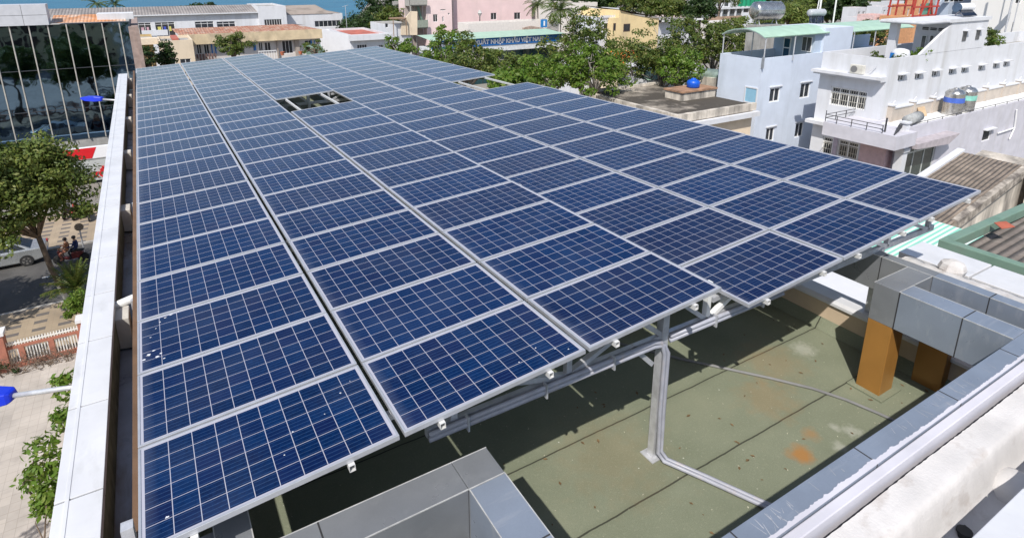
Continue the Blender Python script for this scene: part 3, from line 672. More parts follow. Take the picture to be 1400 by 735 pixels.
def palm(label, base, top, n, L, seed, name='coconut_palm', fan=False, m=None, tr=.14, cat='palm'):
    rs = np.random.RandomState(seed); base = Vector(base); top = Vector(top); r = thing(name, label, cat, tuple(base))
    b = MB(); b.tube([base, base.lerp(top, .4)+Vector((.1,0,0)), top], [tr*1.3, tr, tr*.8], 8); b.build('trunk', pale_bark, r, smooth=True)
    b = MB()
    for i in range(n):
        a = 6.283*(i+rs.uniform(-.3,.3))/n*1.0; e = rs.uniform(-.15, 1.25) if not fan else rs.uniform(.35, 1.4); pts = []; d = Vector((math.cos(a)*math.cos(e), math.sin(a)*math.cos(e), math.sin(e))); p = top.copy(); ll = L*rs.uniform(.8, 1.1)
        K = 9
        for k in range(K+1):
            pts.append(p.copy()); p = p+d*(ll/K); d = (d+Vector((0,0,-.17 if not fan else -.08))).normalized()
        for k in range(K):
            t = (pts[k+1]-pts[k]).normalized(); s_ = t.cross(Vector((0,0,1)))
            if s_.length < .01: s_ = Vector((1,0,0))
            s_.normalize(); w_ = ll*.20*math.sin(math.pi*min(1, (k+1.2)/(K+1)))**.6
            for q in (0, .5):
                o = pts[k].lerp(pts[k+1], q)
                for sg in (-1, 1):
                    tip = o+s_*sg*w_+t*w_*.7-Vector((0,0,w_*rs.uniform(.25,.7))); hw = t*ll*.022
                    b.poly(o-hw, o+hw, tip)
        b.tube(pts, [.025]*K+[.008], 4, False)
    b.build('fronds', m or leaf_palm, r, recalc=False); return r

# ------------------------------------------------------------------ the street on the left
mirror = bpy.data.materials.new('tinted mirror glass'); g = G(mirror)
g.b.inputs['Metallic'].default_value = 1; g.b.inputs['Roughness'].default_value = .03; g.b.inputs['Base Color'].default_value = (.13,.21,.30,1); g.bump(g.noise(.55, 2, g.pos()), .07, .25)
go = thing('glass_office', 'office block with a dark mirror glass front, slim white mullions and a pale panel parapet', 'building', (-14,62,GZ))
b = MB(); b.box(-34,-.42,57.06,70,GZ,-.55); b.build('wall', grey_wall, go)
b = MB(); b.poly((-34,57,GZ+3.2),(-.42,57,GZ+3.2),(-.42,57,-.40),(-34,57,-.40)); b.build('glass_front', mirror, go)
for k in range(-20, 7):
    x = -8.28+1.197*k; b = MB(); b.box(x-.038,x+.038,56.86,56.998,GZ+3.2,-.41); b.build('mullion', mat('dull fin', (.42,.40,.36), .6), go)
for z in (-3.9, -7.2): 
    b = MB(); b.box(-34,-.43,56.93,56.997,z-.02,z+.02); b.build('transom', iron, go)
b = MB(); b.box(-.5,.2,56.7,70,GZ,-.75); b.box(-.05,.25,56.6,56.7,GZ,-.9); b.build('end_pier', mat('brown pier', (.33,.25,.22), .85, var=.15), go)
b = MB(); b.box(-34,-5.75,56.75,58.4,-.39,1.19); pp = b.build('parapet_panel', mat('pale grey cladding', (.55,.56,.6), .5, .1, var=.04), go)
for x in (-7.3,-9.0,-10.7,-12.4):
    j = MB(); j.box(x-.01,x+.01,56.745,56.75,-.39,1.19); j.build('panel_joint', joint_m, pp)
j = MB(); j.box(-34,-5.76,56.744,56.749,.38,.4); j.build('panel_joint', joint_m, pp)
rust_roof = ribbed('rusty roof sheet', (.55,.24,.1), .25, 0, .5, .8, dirt=(.62,.55,.48), dirt_amt=.9, scale=.35)
b = MB(); b.poly((-5.7,57.2,-.30),(-.6,57.2,-.30),(-.6,60.5,.15),(-5.7,60.5,.15)); b.build('rusty_roof', rust_roof, go)
b = MB(); b.box(-2.6,.0,58,60.4,-.2,.28); b.build('roof_box', white_wall, go)
# shop fascia at its foot
sg = thing('shop_sign', 'red and white shop fascia over grey board with red letters behind the street tree', 'sign', (-4,54.2,GZ))
z1, z2, z3, z4 = at(103,204,1,54).z, at(103,219.5,1,54).z, at(103,222,1,54).z, at(128,247,1,54).z
xr, xw = at(132,204,1,54).x, at(126,216,1,54).x
sign_red = mat('sign red', (.62,.012,.02), .45, var=.05); sign_white = mat('sign white', (.78,.78,.8), .5, var=.03); sign_grey = mat('sign board grey', (.45,.47,.46), .5, var=.05)
b = MB(); b.box(-12,3,54,54.4,z2,z1); b.build('fascia', sign_white, sg)
b = MB(); b.prism([(-12,z2+.02),(xw,z2+.02),(xr,z1-.02),(-12,z1-.02)], 1, 53.985, 53.998); b.build('red_field', sign_red, sg)
b = MB(); b.box(-12,3,54.05,54.3,z4,z3); b.build('board', sign_grey, sg)
q = at(126.5,243,1,54); text_mesh('xổ số', .95, .03, 'lettering', sign_red, sg, (q.x, 54.0, q.z), bold=.02)
b = MB(); b.box(-12,-.5,54.5,57.0,GZ,z4); b.build('shop_front', dark_opening, sg)
# reflected street side behind the camera
yb = house('arcade_house', 'yellow house of tall windows that shows mirrored in the glass office front', 'building', -44, -4, -30, -15, -2.2, yellow_wall,
  front=[], left=[], parapet=.5)
b = MB()
for x in np.arange(-43, -5, 2.6):
    for z in (-12.6,-8.9,-5.4): b.box(x,x+1.7,-14.99,-14.96,z,z+2.2)
b.build('shutter', mat('dark shutter', (.09,.05,.035), .7), yb)
# lamps on the left wall
def wall_lamp(label, p, q, e, k):
    p, q, e = Vector(p), Vector(q), Vector(e); r = thing('wall_lamp', label, 'lamp', tuple(p), 'blue lamps on arms along the left wall')
    b = MB(); b.tube([p-Vector((0,0,.12)), p, p.lerp(q, .3), q], .026*k, 10); b.build('arm', galv, r, smooth=True)
    b = MB(); d = (e-q).normalized(); s_ = d.cross(Vector((0,0,1))).normalized(); u_ = s_.cross(d); L = (e-q).length
    pr = [(0,.055,.05),(.04,.085,.065),(.3,.125,.085),(.72,.12,.075),(1,.05,.03)]; i0 = 0
    for t, hw, hh in pr:
        o = q+d*L*t
        for (a_, c_) in ((-1,-.7),(1,-.7),(.8,1),(-.8,1)): b.v.append(tuple(o+s_*a_*hw*k+u_*c_*hh*k))
    for j_ in range(len(pr)-1):
        for c_ in range(4): a_ = j_*4+c_; e_ = j_*4+(c_+1) % 4; b.f.append((a_,e_,e_+4,a_+4))
    b.f.append((0,1,2,3)); n_ = (len(pr)-1)*4; b.f.append((n_,n_+1,n_+2,n_+3)); b.build('lamp_head', lamp_blue, r, bevel=.012)
    return r
wall_lamp('nearer blue lamp on a grey arm over the paved yard', (-.60,3.10,-.625), (-1.15,3.40,-.71), (-1.85,3.78,-.81), 1.0)
wall_lamp('farther small blue lamp on an arm before the glass office', (-.58,20.13,-.66), (-.98,20.38,-.63), (-1.60,20.77,-.60), 1.1)
# fence
fn = thing('picket_fence', 'brick red fence with white pickets between the yard and the patterned pavement', 'fence', (-6,26.85,GZ))
FY = 26.85; px0 = -4.98
for k in range(-14, 5):
    x = px0+1.04*k
    if k != -2:
        b = MB(); b.box(x-.10,x+.10,FY-.08,FY+.08,GZ,-12.03); b.build('post', brick_red, fn)
    b = MB()
    for q in np.arange(x+.17, x+.93, .105): b.box(q-.022,q+.022,FY-.02,FY+.02,GZ+.24,-12.07)
    for q in np.arange(x+.05, x+1.05, .105): b.box(q-.02,q+.02,FY-.018,FY+.018,-11.94,-11.72)
    b.build('picket', white_steel, fn)
b = MB(); b.box(-20,-.7,FY-.06,FY+.06,-12.07,-11.95); b.build('rail', brick_red, fn)
b = MB(); b.box(-20,-.7,FY-.09,FY+.09,GZ+.02,GZ+.24); b.build('rail', brick_red, fn)
b = MB(); b.box(-20,-.7,FY-.025,FY+.025,-11.87,-11.82); b.build('rail', white_steel, fn)
x = px0+1.04*-2+.33; b = MB(); b.box(x-.28,x+.25,FY-.25,FY+.25,GZ,-11.25); pl = b.build('pillar', brick_red, fn)
b = MB(); b.box(x-.34,x+.31,FY-.31,FY+.31,-11.25,-11.1); b.build('cap', white_wall, pl)
b = MB(); q = at(111,437,1,FY); b.box(q.x-.15,q.x+.4,FY-.25,FY+.25,GZ,q.z); pl = b.build('pillar', brick_red, fn); b = MB(); b.box(q.x-.2,q.x+.45,FY-.3,FY+.3,q.z,q.z+.14); b.build('cap', white_wall, pl)
rs = np.random.RandomState(9); b = MB()
for k in range(70):
    x = rs.uniform(-6.9,-4.3); y = FY-rs.uniform(.1,.7); p = Vector((x,y,GZ+.02)); pts = [p.copy()]
    for q in range(5): p = p+Vector((rs.normal()*.16, rs.normal()*.10, rs.uniform(.05,.24))); pts.append(p.copy())
    b.tube(pts, [.016,.014,.012,.01,.008,.005], 4, False)
vine = thing('dry_vine', 'leafless tangled brown vine at the foot of the red fence', 'plant', (-5.6,FY-.4,GZ)); b.build('stem', bark, vine)
leaves_mesh('leaf', [(-7.0,FY-.35,-12.45),(-6.75,FY-.3,-12.6),(-6.3,FY-.5,-12.85)], [.3,.25,.15], 60, .14, 4, leaf_dark, vine)
# plants on the yard side and street trees
tree('big olive green street tree with whitewashed foot beside the grey car', (-4.86,32.1,GZ+.1), (-6.35,32.4,-6.75), (2.9,3.0,2.65), leaf_olive, 11, 330, 150, .2, .75, trunk_r=.15, wash=True, limbs=14, asp=1.9)
palm('fan of long pale green palm leaves at the near kerb under the street tree', (-4.35,31.0,GZ+.1), (-4.25,30.7,-11.6), 30, 1.5, 5, 'young_palm', True, leaf_mid, .1)
q = at(104,420,1,28.6); tree('bright green roadside bush beside the fence pillar', (q.x+.1,28.6,GZ+.1), (q.x,28.6,q.z-.1), (.42,.6,.95), leaf_bright, 21, 30, 70, .15, .3, name='bush', trunk_r=.05, limbs=4, cat='bush')
b1 = tree('slim bright green sapling close below the white coping, near the bottom left corner', (-2.0,8.1,GZ+.02), (-1.9,7.6,-5.2), (.42,.45,1.2), leaf_bright, 22, 34, 60, .12, .24, name='sapling', trunk_r=.06, limbs=6)
b2 = tree('bright green sapling rising behind the nearer blue lamp arm', (-1.75,8.4,GZ+.02), (-1.45,7.95,-4.0), (.28,.4,.75), leaf_bright, 23, 18, 60, .11, .2, name='sapling', trunk_r=.05, limbs=5)
tree('bare limbed tree whose shadow falls on the paved yard', (-10.2,9.4,GZ), (-9.4,10.2,-6.2), (2.2,2.0,1.2), leaf_mid, 24, 22, 46, .3, .5, trunk_r=.18, limbs=14)
tree('leafy tree whose shade covers the yard corner', (-9.0,4.6,GZ), (-8.6,4.9,-6.3), (2.3,2.0,1.5), leaf_mid, 25, 60, 60, .3, .6, trunk_r=.18)
q = at(183,52,1,66); tree('small dark tree squeezed between glass office and cream block', (2.2,66,GZ), (2.2,66,-5.4), (.55,.9,2.4), leaf_dark, 27, 30, 60, .32, .7)
tree('street tree outside the view that shades the road', (-13.2,29.6,GZ+.1), (-13.0,29.8,-6.8), (3.3,3.0,2.6), leaf_olive, 29, 110, 70, .32, .75)
tree('second street tree outside the view shading the road', (-20.5,30.0,GZ+.1), (-20.3,30.0,-6.8), (3.3,3.0,2.6), leaf_olive, 30, 90, 60, .34, .8)
# car
def car(label, loc, rz, paint):
    r = thing('parked_car', label, 'car')
    b = MB(); W = .89
    low = [(-2.34,.35),(-2.38,.55),(-2.34,.9),(-2.1,.98),(-1.6,1.0),(1.05,.99),(1.8,.86),(2.2,.74),(2.36,.55),(2.34,.3),(1.75,.22),(-1.8,.22)]
    n = len(low); 
    for y, k in ((-W,0),(-W*.93,1),(W*.93,1),(W,0)): pass
    st = [(-W+.06,.97),(-W,1.0),(W,1.0),(W-.06,.97)]
    for y, sc in ((-W+.10,.985),(-W,1.0),(W,1.0),(W-.10,.985)): pass
    ys = [(-W+.08, 1), (-W, 0), (W, 0), (W-.08, 1)]
    V = []
    for yy_, s_ in ((-W*.97,0),(W*.97,0)): V.append([(x,yy_,z) for x,z in low])
    i = len(b.v); b.v += V[0]+V[1]
    b.f.append(tuple(i+k for k in range(n))); b.f.append(tuple(i+n+k for k in reversed(range(n))))
    for k in range(n): b.f.append((i+k, i+(k+1) % n, i+n+(k+1) % n, i+n+k))
    b.build('body', paint, r, bevel=.07)
    bot = [(-1.75,-.80),(1.15,-.80),(1.15,.80),(-1.75,.80)]; top = [(-1.0,-.60),(.32,-.60),(.32,.60),(-1.0,.60)]
    b = MB(); b.v += [(x,y,.96) for x,y in bot]+[(x,y,1.43) for x,y in top]; b.f += [(0,1,5,4),(1,2,6,5),(2,3,7,6),(3,0,4,7),(4,5,6,7)]; b.build('cabin', paint, r, bevel=.05)
    def lerp(a, c, t): return tuple(a[k]+(c[k]-a[k])*t for k in range(3))
    B = [(x,y,.96) for x,y in bot]; T = [(x,y,1.43) for x,y in top]
    def glass(i_, j_, a0, a1, t0, t1, nm):
        c0 = lerp(B[i_],T[i_],t0); c1 = lerp(B[j_],T[j_],t0); c2 = lerp(B[j_],T[j_],t1); c3 = lerp(B[i_],T[i_],t1)
        p = [lerp(c0,c1,a0), lerp(c0,c1,a1), lerp(c3,c2,a1), lerp(c3,c2,a0)]; nn = (Vector(p[1])-Vector(p[0])).cross(Vector(p[3])-Vector(p[0])).normalized()*.012
        b = MB(); b.poly(*[tuple(Vector(q)+nn) for q in p]); b.build(nm, pane, r)
    for (i_, j_) in ((0,1),(2,3)):
        s0 = ((.07,.30),(.33,.60),(.63,.92)) if i_ == 0 else ((.08,.37),(.40,.67),(.70,.93))
        for a0, a1 in s0: glass(i_, j_, a0, a1, .12, .9, 'side_window')
    glass(1,2,.06,.94,.1,.93,'windscreen'); glass(3,0,.06,.94,.1,.93,'rear_window')
    for x in (-1.42, 1.38):
        for sy in (-1, 1):
            b = MB(); b.lathe([(.19,-.105),(.325,-.105),(.335,-.06),(.335,.06),(.325,.105),(.19,.105)], (x,sy*(W-.07),.335), 20, 1); wl = b.build('tyre', rubber, r)
            b = MB(); b.lathe([(.215,-.11),(.215,.11)], (x,sy*(W-.07),.335), 20, 1)
            wl2 = b.build('rim', tank_steel, wl); 
            b = MB()
            for k in range(5):
                a = 6.283*k/5+.3; b.bar((x+.05*math.cos(a),sy*(W+.044),.335+.05*math.sin(a)),(x+.2*math.cos(a),sy*(W+.044),.335+.2*math.sin(a)),.09,.01,(0,1,0))
            b.build('spoke', joint_m, wl)
    for sy in (-1, 1):
        b = MB(); b.box(-2.385,-2.2,sy*.55,sy*.84,.72,.9); b.build('tail_light', mat('tail light red', (.35,.02,.02), .25), r, bevel=.02)
        b = MB(); b.box(2.0,2.3,sy*.5,sy*.82,.6,.76); b.build('headlight', mat('lamp glass', (.7,.7,.72), .15), r, bevel=.03)
        b = MB(); b.box(.72,.9,sy*.86,sy*1.02,.93,1.05); b.build('wing_mirror', paint, r, bevel=.03)
        for x in (-.55, .35): 
            b = MB(); b.box(x-.09,x+.09,sy*.868,sy*.885,.82,.85); b.build('door_handle', tank_steel, r)
    b = MB(); b.box(-2.395,-2.375,-.25,.25,.5,.62); b.build('number_plate', white_wall, r)
    return place(r, loc, rz)
silver = mat('silver car paint', (.50,.52,.53), .28, .6, var=.03, scale=2)
car('silver grey saloon car standing at the far kerb beside the street tree', (-8.72,39.42,GZ+.01), math.pi+.02, silver)
# people on motorbikes
def motorbike(label, loc, rz, paint, first=True):
    r = thing('motorbike', label, 'motorbike'); 
    for x in (-.62,.62):
        b = MB(); b.lathe([(.2,-.04),(.28,-.045),(.29,0),(.28,.045),(.2,.04)], (x,0,.29), 16, 1); b.build('wheel', rubber, r)
    b = MB(); b.prism([(-.7,.6),(-.55,.75),(-.1,.68),(.1,.42),(.35,.45),(.5,.9),(.62,.85),(.5,.35),(.1,.25),(-.4,.3)], 1, -.13, .13); b.build('body', paint, r, bevel=.04)
    b = MB(); b.box(-.72,.02,-.13,.13,.72,.8); b.build('seat', rubber, r, bevel=.03)
    b = MB(); b.tube([(.45,-.34,1.0),(.5,-.1,.98),(.5,.1,.98),(.45,.34,1.0)], .02, 6); b.tube([(.5,0,.95),(.62,0,.3)], .03, 6); b.build('handlebar', iron, r)
    return place(r, loc, rz)
def person(label, loc, rz, shirt, trousers, hair, seat=.78):
    """seated rider, one skinned body"""
    r = thing('person', label, 'person'); J = []; E = []; Rr = []
    def v(x, y, z, q, par=None):
        J.append((x,y,z)); Rr.append(q); i = len(J)-1
        if par is not None: E.append((par,i))
        return i
    pel = v(0,0,seat+.08,.14); ch = v(.03,0,seat+.33,.15,pel); sh = v(.05,0,seat+.52,.12,ch); nk = v(.06,0,seat+.6,.055,sh); hd = v(.08,0,seat+.70,.095,nk); v(.08,0,seat+.80,.085,hd)
    for s_ in (-1,1):
        a = v(.05,s_*.19,seat+.5,.06,sh); e_ = v(.18,s_*.25,seat+.26,.045,a); h_ = v(.40,s_*.26,seat+.27,.035,e_); v(.46,s_*.25,seat+.26,.03,h_)
        k = v(.06,s_*.12,seat+.06,.09,pel); n_ = v(.42,s_*.19,seat-.05,.065,k); f_ = v(.32,s_*.17,seat-.45,.045,n_); v(.46,s_*.18,seat-.48,.04,f_)
    me = bpy.data.meshes.new('body'); me.from_pydata(J, E, []); o = bpy.data.objects.new('body', me); C.objects.link(o); o.parent = r; o['_o'] = (0,0,0)
    sk = o.modifiers.new('skin', 'SKIN'); 
    for i, q in enumerate(Rr): me.skin_vertices[0].data[i].radius = (q, q)
    me.skin_vertices[0].data[0].use_root = True
    o.modifiers.new('sub', 'SUBSURF').levels = 1; o.modifiers['sub'].render_levels = 1
    mm = bpy.data.materials.new('clothes and skin'); g = G(mm); z = g.sep(g.obj())[2]
    c = g.mix(g.math('GREATER_THAN', z, seat+.57), g.mix(g.math('GREATER_THAN', z, seat+.08), trousers, shirt), (.42,.26,.18)); g.l(c, g.b.inputs['Base Color']); g.b.inputs['Roughness'].default_value = .85; me.materials.append(mm)
    b = MB(); b.lathe([(.03,-.02),(.105,-.01),(.115,.05),(.09,.11),(.03,.14)], (.07,0,seat+.72), 14); b.build('helmet' if hair[0] > .1 else 'hair', mat('hair %.2f' % hair[0], hair, .6), r, smooth=True)
    return place(r, loc, rz)
bp = at(99,359,2,GZ); motorbike('motorbike with a rider passing on the road beyond the palm leaves', (bp.x,bp.y,GZ+.01), math.pi*.95, mat('dark red scooter paint', (.12,.02,.02), .4))
person('person in an orange brown shirt riding the motorbike on the road', (bp.x-.05,bp.y,GZ+.01), math.pi*.95, (.45,.2,.1), (.3,.12,.08), (.05,.04,.035))
person('person in a dark blue jacket sitting behind on the motorbike', (bp.x+.38,bp.y,GZ+.03), math.pi*.95, (.02,.035,.12), (.02,.02,.03), (.03,.03,.03))
for k, (u, v) in enumerate(((92,296),(103,297),(113,294),(121,299))):
    q = at(u, v, 2, GZ+.12); motorbike(['parked motorbike leftmost in the shade under the tree','parked motorbike second from left in the shade','parked motorbike third from left in the shade','parked motorbike rightmost in the shade by the coping'][k], (q.x,q.y,GZ+.12), 1.4+.1*k, [iron, red_paint, silver, iron][k])
q = at(114,351,2,GZ+.12); rsn = thing('road_sign', 'round topped road sign seen from behind near the white coping', 'sign', (q.x,38.9,GZ))
b = MB(); b.tube([(q.x,38.9,GZ),(q.x,38.9,-11.2)], .04, 8); b.build('pole', galv, rsn); b = MB(); b.lathe([(.24,-.012),(.24,.012)], (q.x,38.86,-11.25), 20, 1); b.build('disc', mat('sign back', (.25,.2,.15), .7), rsn)
# ------------------------------------------------------------------ town behind the array
asb = ribbed('weathered asbestos roof', (.30,.275,.26), .45, 0, .5, .9, dirt=(.17,.15,.145), dirt_amt=.8, scale=.25)
rusty = ribbed('rust stained roof', (.36,.15,.09), .35, 0, .4, .9, dirt=(.52,.43,.35), dirt_amt=.95, scale=1.1)
# long white hall with asbestos roof
YH = 118
a, c = at(30,34,1,YH), at(346,38,1,YH)
zt = at(200,21,1,YH).z; xl, xr = at(20,20,1,YH).x, at(353,20,1,YH).x
wins = [rect(180,32,209,50,1,YH,mull=2,trans=.14,glass=dark_opening), rect(211.5,31,241,49,1,YH,mull=2,trans=.14,glass=dark_opening), rect(266,30,293.5,44,1,YH,mull=2,trans=.2,glass=pane), rect(296,30,323,44,1,YH,mull=2,trans=.2,glass=pane)]
hall = house('white_hall', 'long white hall with a grey weathered roof and laundry hanging in its windows', 'building', xl, xr, YH, YH+14, zt, white_wall, front=wins, parapet=.02)
b = MB(); zr_ = at(200,9.5,1,YH+7).z; b.poly((xl-.5,YH-.5,zt+.02),(xr+.3,YH-.5,zt+.02),(xr+.3,YH+7,zr_),(xl-.5,YH+7,zr_)); b.poly((xl-.5,YH+14.5,zt+.02),(xr+.3,YH+14.5,zt+.02),(xr+.3,YH+7,zr_),(xl-.5,YH+7,zr_)); b.poly((xr,YH,zt),(xr,YH+14,zt),(xr,YH+7,zr_-.05)); b.build('roof_sheet', asb, hall)
b = MB(); b.box(xl-.5,xr+.3,YH-.62,YH-.5,zt-.12,zt+.06); b.build('gutter', white_wall, hall)
cols = [(.5,.03,.05),(.05,.08,.4),(.55,.35,.4),(.1,.3,.25),(.6,.55,.15),(.5,.1,.3)]
rs = np.random.RandomState(2); lq = [rect(180,32,209,50,1,YH), rect(211.5,31,241,49,1,YH)]
lau = thing('laundry', 'coloured washing hanging in the open windows of the long white hall', 'laundry', (lq[0][0],YH,lq[0][2]))
for h in lq:
    x = h[0]+.3
    while x < h[1]-.5:
        wd = rs.uniform(.3,.6); cc = cols[rs.randint(6)]; b = MB(); n = 4; zt_ = h[3]-.75; zb_ = zt_-rs.uniform(.6,1.2)
        for i in range(n): b.poly((x+wd*i/n,YH+.05+.03*(i%2),zb_),(x+wd*(i+1)/n,YH+.05+.03*((i+1)%2),zb_),(x+wd*(i+1)/n,YH+.05+.03*((i+1)%2),zt_),(x+wd*i/n,YH+.05+.03*(i%2),zt_))
        b.build('garment', mat('cloth %d' % cols.index(cc), cc, .9), lau); x += wd+rs.uniform(.1,.5)
b = MB(); hh = lq[0]; b.box(hh[0]+1.2,lq[1][1]-1.2,YH-.12,YH-.02,hh[2]+.1,hh[2]+1.05); b.build('balcony_rail', white_wall, hall)
# white wing to its right
XW0, XW1 = at(353,15,1,YH-1).x, at(391,15,1,YH-1).x
wg = house('white_wing', 'tall white block with a low slatted opening at the right end of the long hall', 'building', XW0, XW1, YH-1, YH+12, at(370,8.5,1,YH-1).z, white_wall, front=[rect(361,27,386,36,1,YH-1,mull=6,glass=dark_opening)], parapet=.3)
X2 = at(468,20,1,YH+1).x
w2 = house('low_white_hall', 'lower white hall with worn brown roof edge and a long window strip under the sea', 'building', XW1+.02, X2, YH+1, YH+13, at(430,19.5,1,YH+1).z, white_wall, front=[rect(430,29,466,36,1,YH+1,mull=5)], parapet=.02)
zz_ = at(430,19.5,1,YH+1).z; zr2 = at(400,7.5,1,YH+7).z
b = MB(); xa, xb = XW1, at(431,8,1,YH+7).x; b.poly((XW1,YH+.9,zz_+.02),(X2-2,YH+.9,zz_+.02),(xb,YH+7,zr2),(xa,YH+7,zr2)); b.poly((X2-2,YH+.9,zz_+.02),(X2,YH+2,zz_+.02),(X2,YH+13,zz_+.02),(xb,YH+7,zr2)); b.poly((xa,YH+7,zr2),(xb,YH+7,zr2),(X2,YH+13,zz_+.02),(xa,YH+13,zz_)); b.build('roof_sheet', mat('brown worn roof', (.33,.28,.24), .9, var=.25, scale=.5, dirt=(.18,.15,.13), dirt_amt=.7, dirt_scale=(.5,.5,.5)), w2)
mast = thing('radio_mast', 'thin white mast standing against the sea at the end of the low hall', 'mast', (at(473,40,1,110).x,110,GZ)); p = at(472,8,1,110); b = MB(); b.tube([(p.x,110,GZ),(p.x,110,p.z)], .05, 6); b.bar((p.x-.6,110,p.z-.2),(p.x+.5,110,p.z+.1),.06); b.tube([(p.x+1.2,110,p.z-3.7),(p.x+2.2,110,GZ)], .04, 6); b.build('pole', galv, mast)
# rusty roofed row with blue shutters
YR = 92
xl, xr = at(255,60,1,YR).x, at(437,45,1,YR).x; ze = at(300,58,1,YR).z; z_t = at(300,45,1,YR).z
wr = [rect(268,61,276.5,74,1,YR,glass=dark_opening), rect(278,61,287,74,1,YR,glass=dark_opening), rect(345,58,349,70,1,YR), rect(353,58,360,70,1,YR,mull=1), rect(361,58,371,70,1,YR,mull=1), rect(385,56,401,73,1,YR,mull=2,glass=dark_opening), rect(416,55.5,428,66,1,YR,mull=1), rect(431,55,437-.5,59,1,YR)]
row = house('rusty_roof_house', 'long low cream house with a stained fascia, rusty roof and blue shutters', 'building', xl, xr, YR, YR+9, ze, mat('pale mauve plaster', (.60,.57,.55), .85, var=.08, scale=.8), front=wr, parapet=.02)
fasc = mat('stained cream fascia', (.62,.50,.33), .9, var=.15, scale=.7, dirt=(.2,.17,.14), dirt_amt=.8, dirt_scale=(.5,.5,.25), dirt_th=(.45,.68))
b = MB(); b.box(xl-.8,xr+.1,YR-1.1,YR-.9,ze-.05,z_t); b.box(xl-.8,xr+.1,YR-.9,YR-.01,ze-.05,ze+.1); b.build('fascia', fasc, row)
b = MB(); zq = at(300,37,1,YR+4).z; b.poly((xl-.8,YR-.88,z_t-.05),(xr,YR-.88,z_t-.05),(xr-3,YR+4,zq),(xl-1.5,YR+4,zq)); b.poly((xl-1.5,YR+4,zq),(xr-3,YR+4,zq),(xr,YR+9,z_t),(xl-.8,YR+9,z_t)); b.build('roof_sheet', rusty, row)
bs = mat('blue shutter paint', (.02,.17,.5), .5, var=.1)
for (u0,v0,u1,v1) in ((288,61,291.5,73.5),(293,61,296.5,73.5),(346,59,350.5,69),(424.5,55,427,66.5),(429,55,431,66)):
    h = rect(u0,v0,u1,v1,1,YR-.05); b = MB(); b.box(h[0],h[1],YR-.06,YR-.01,h[2],h[3]); b.build('shutter', bs, row)
b = MB(); h = rect(377,54,384,78,1,YR); b.box(h[0],h[1]-.3,YR-.4,YR-.002,GZ,ze-.06); h = rect(402,54,410,78,1,YR); b.box(h[0],h[1],YR-.4,YR-.002,GZ,ze-.06); b.build('pier', mat('taupe plaster', (.36,.31,.27), .9, var=.1), row)
b = MB(); q0, q1 = at(353,70,1,YR-1.4), at(378,72,1,YR-1.4)
for x in np.arange(q0.x, q1.x, .35): b.box(x,x+.06,YR-1.45,YR-1.4,q0.z-1.3,q0.z-.1)
b.box(q0.x,q1.x,YR-1.48,YR-1.38,q0.z-.1,q0.z); b.build('balcony_rail', pvc, row)
b = MB(); h = rect(268,74.5,297,79,1,YR-.5)
for i, x in enumerate(np.arange(h[0], h[1], .38)): b.box(x,x+.26,YR-.5,YR-.46,h[2]-.3*(i%3),h[3])
b.build('washing', mat('dull cloth', (.22,.14,.13), .9, var=.5, scale=3), row)
pot = thing('plant_pot', 'terracotta coloured pots on the ledge before the rusty roofed house', 'pot', (at(388,72,1,YR-1.6).x,YR-1.6,at(388,74,1,YR-1.6).z)); b = MB(); q = at(386,74,1,YR-1.6); b.lathe([(.2,-.2),(.32,.3),(.35,.32)], (q.x,YR-1.6,q.z), 12); b.lathe([(.2,-.2),(.3,.2),(.32,.22)], (q.x+2.6,YR-1.6,q.z), 12); b.build('pot', mat('terracotta', (.5,.16,.08), .8), pot)
tree('round mid green tree before the rusty roofed house', (at(318,70,1,82).x,82,GZ), at(317,64,1,82), (2.0,1.8,1.7), leaf_mid, 41, 40, 60, .34, .7)
tree('small tree before the cream fascia at the right end of the rusty roof', (at(432,70,1,80).x,80,GZ), at(430,65,1,80), (1.6,1.3,1.4), leaf_mid, 42, 12, 50, .3, .5, limbs=8)
gc = thing('green_awning', 'small dark green awning below the rusty roofed house', 'awning', (at(425,67,1,84).x,84,GZ)); h = rect(416,66,441,69.5,1,84); b = MB(); b.poly((h[0],83,h[2]),(h[1],83,h[2]),(h[1],85,h[3]+.3),(h[0],85,h[3]+.3)); b.box(h[0],h[1],82.95,83.02,h[2]-.4,h[2]); b.build('sheet', teal_paint, gc); b = MB(); b.box(h[0],h[0]+.1,84.9,85,GZ,h[2]); b.box(h[1]-.1,h[1],84.9,85,GZ,h[2]); b.build('pole', galv, gc)
# cream blocks
YC = 84
h = rect(217,56.5,267,81,1,YC); cb = house('cream_block', 'plain cream painted block standing behind the left end of the array', 'building', h[0], h[1], YC, YC+7, h[3], mat('warm cream paint', (.72,.60,.45), .85, var=.04, scale=.8, dirt=(.5,.4,.3), dirt_amt=.4), front=[rect(226,82,241,90,1,YC), rect(246,81,262,90,1,YC)], parapet=.3)
b = MB(); b.box(h[0]+1.5,h[1]-1.5,YC+.5,YC+6,h[3]-.1,h[3]+.18); b.build('roof_sheet', awning_red, cb)
h = rect(179,53,215,93,1,YC+3); cb2 = house('cream_annex', 'cream annex with a shaded yellow wall between glass office and cream block', 'building', h[0], h[1], YC+3, YC+9, h[3], mat('yellow ochre wall', (.5,.36,.17), .85, var=.12), parapet=.3)
b = MB(); z0_ = at(200,61,1,YC+2).z; b.box(h[0]-.3,h[1]+.5,YC+1.6,YC+2.99,z0_,h[3]+.05); b.build('fascia', mat('warm cream paint 2', (.74,.62,.47), .85, var=.05), cb2)
tree('dark green shrubs growing between the cream annex and cream block', (at(205,90,1,79).x,79,GZ), at(203,82,1,79), (1.9,1.3,1.9), leaf_dark, 44, 40, 55, .3, .6)
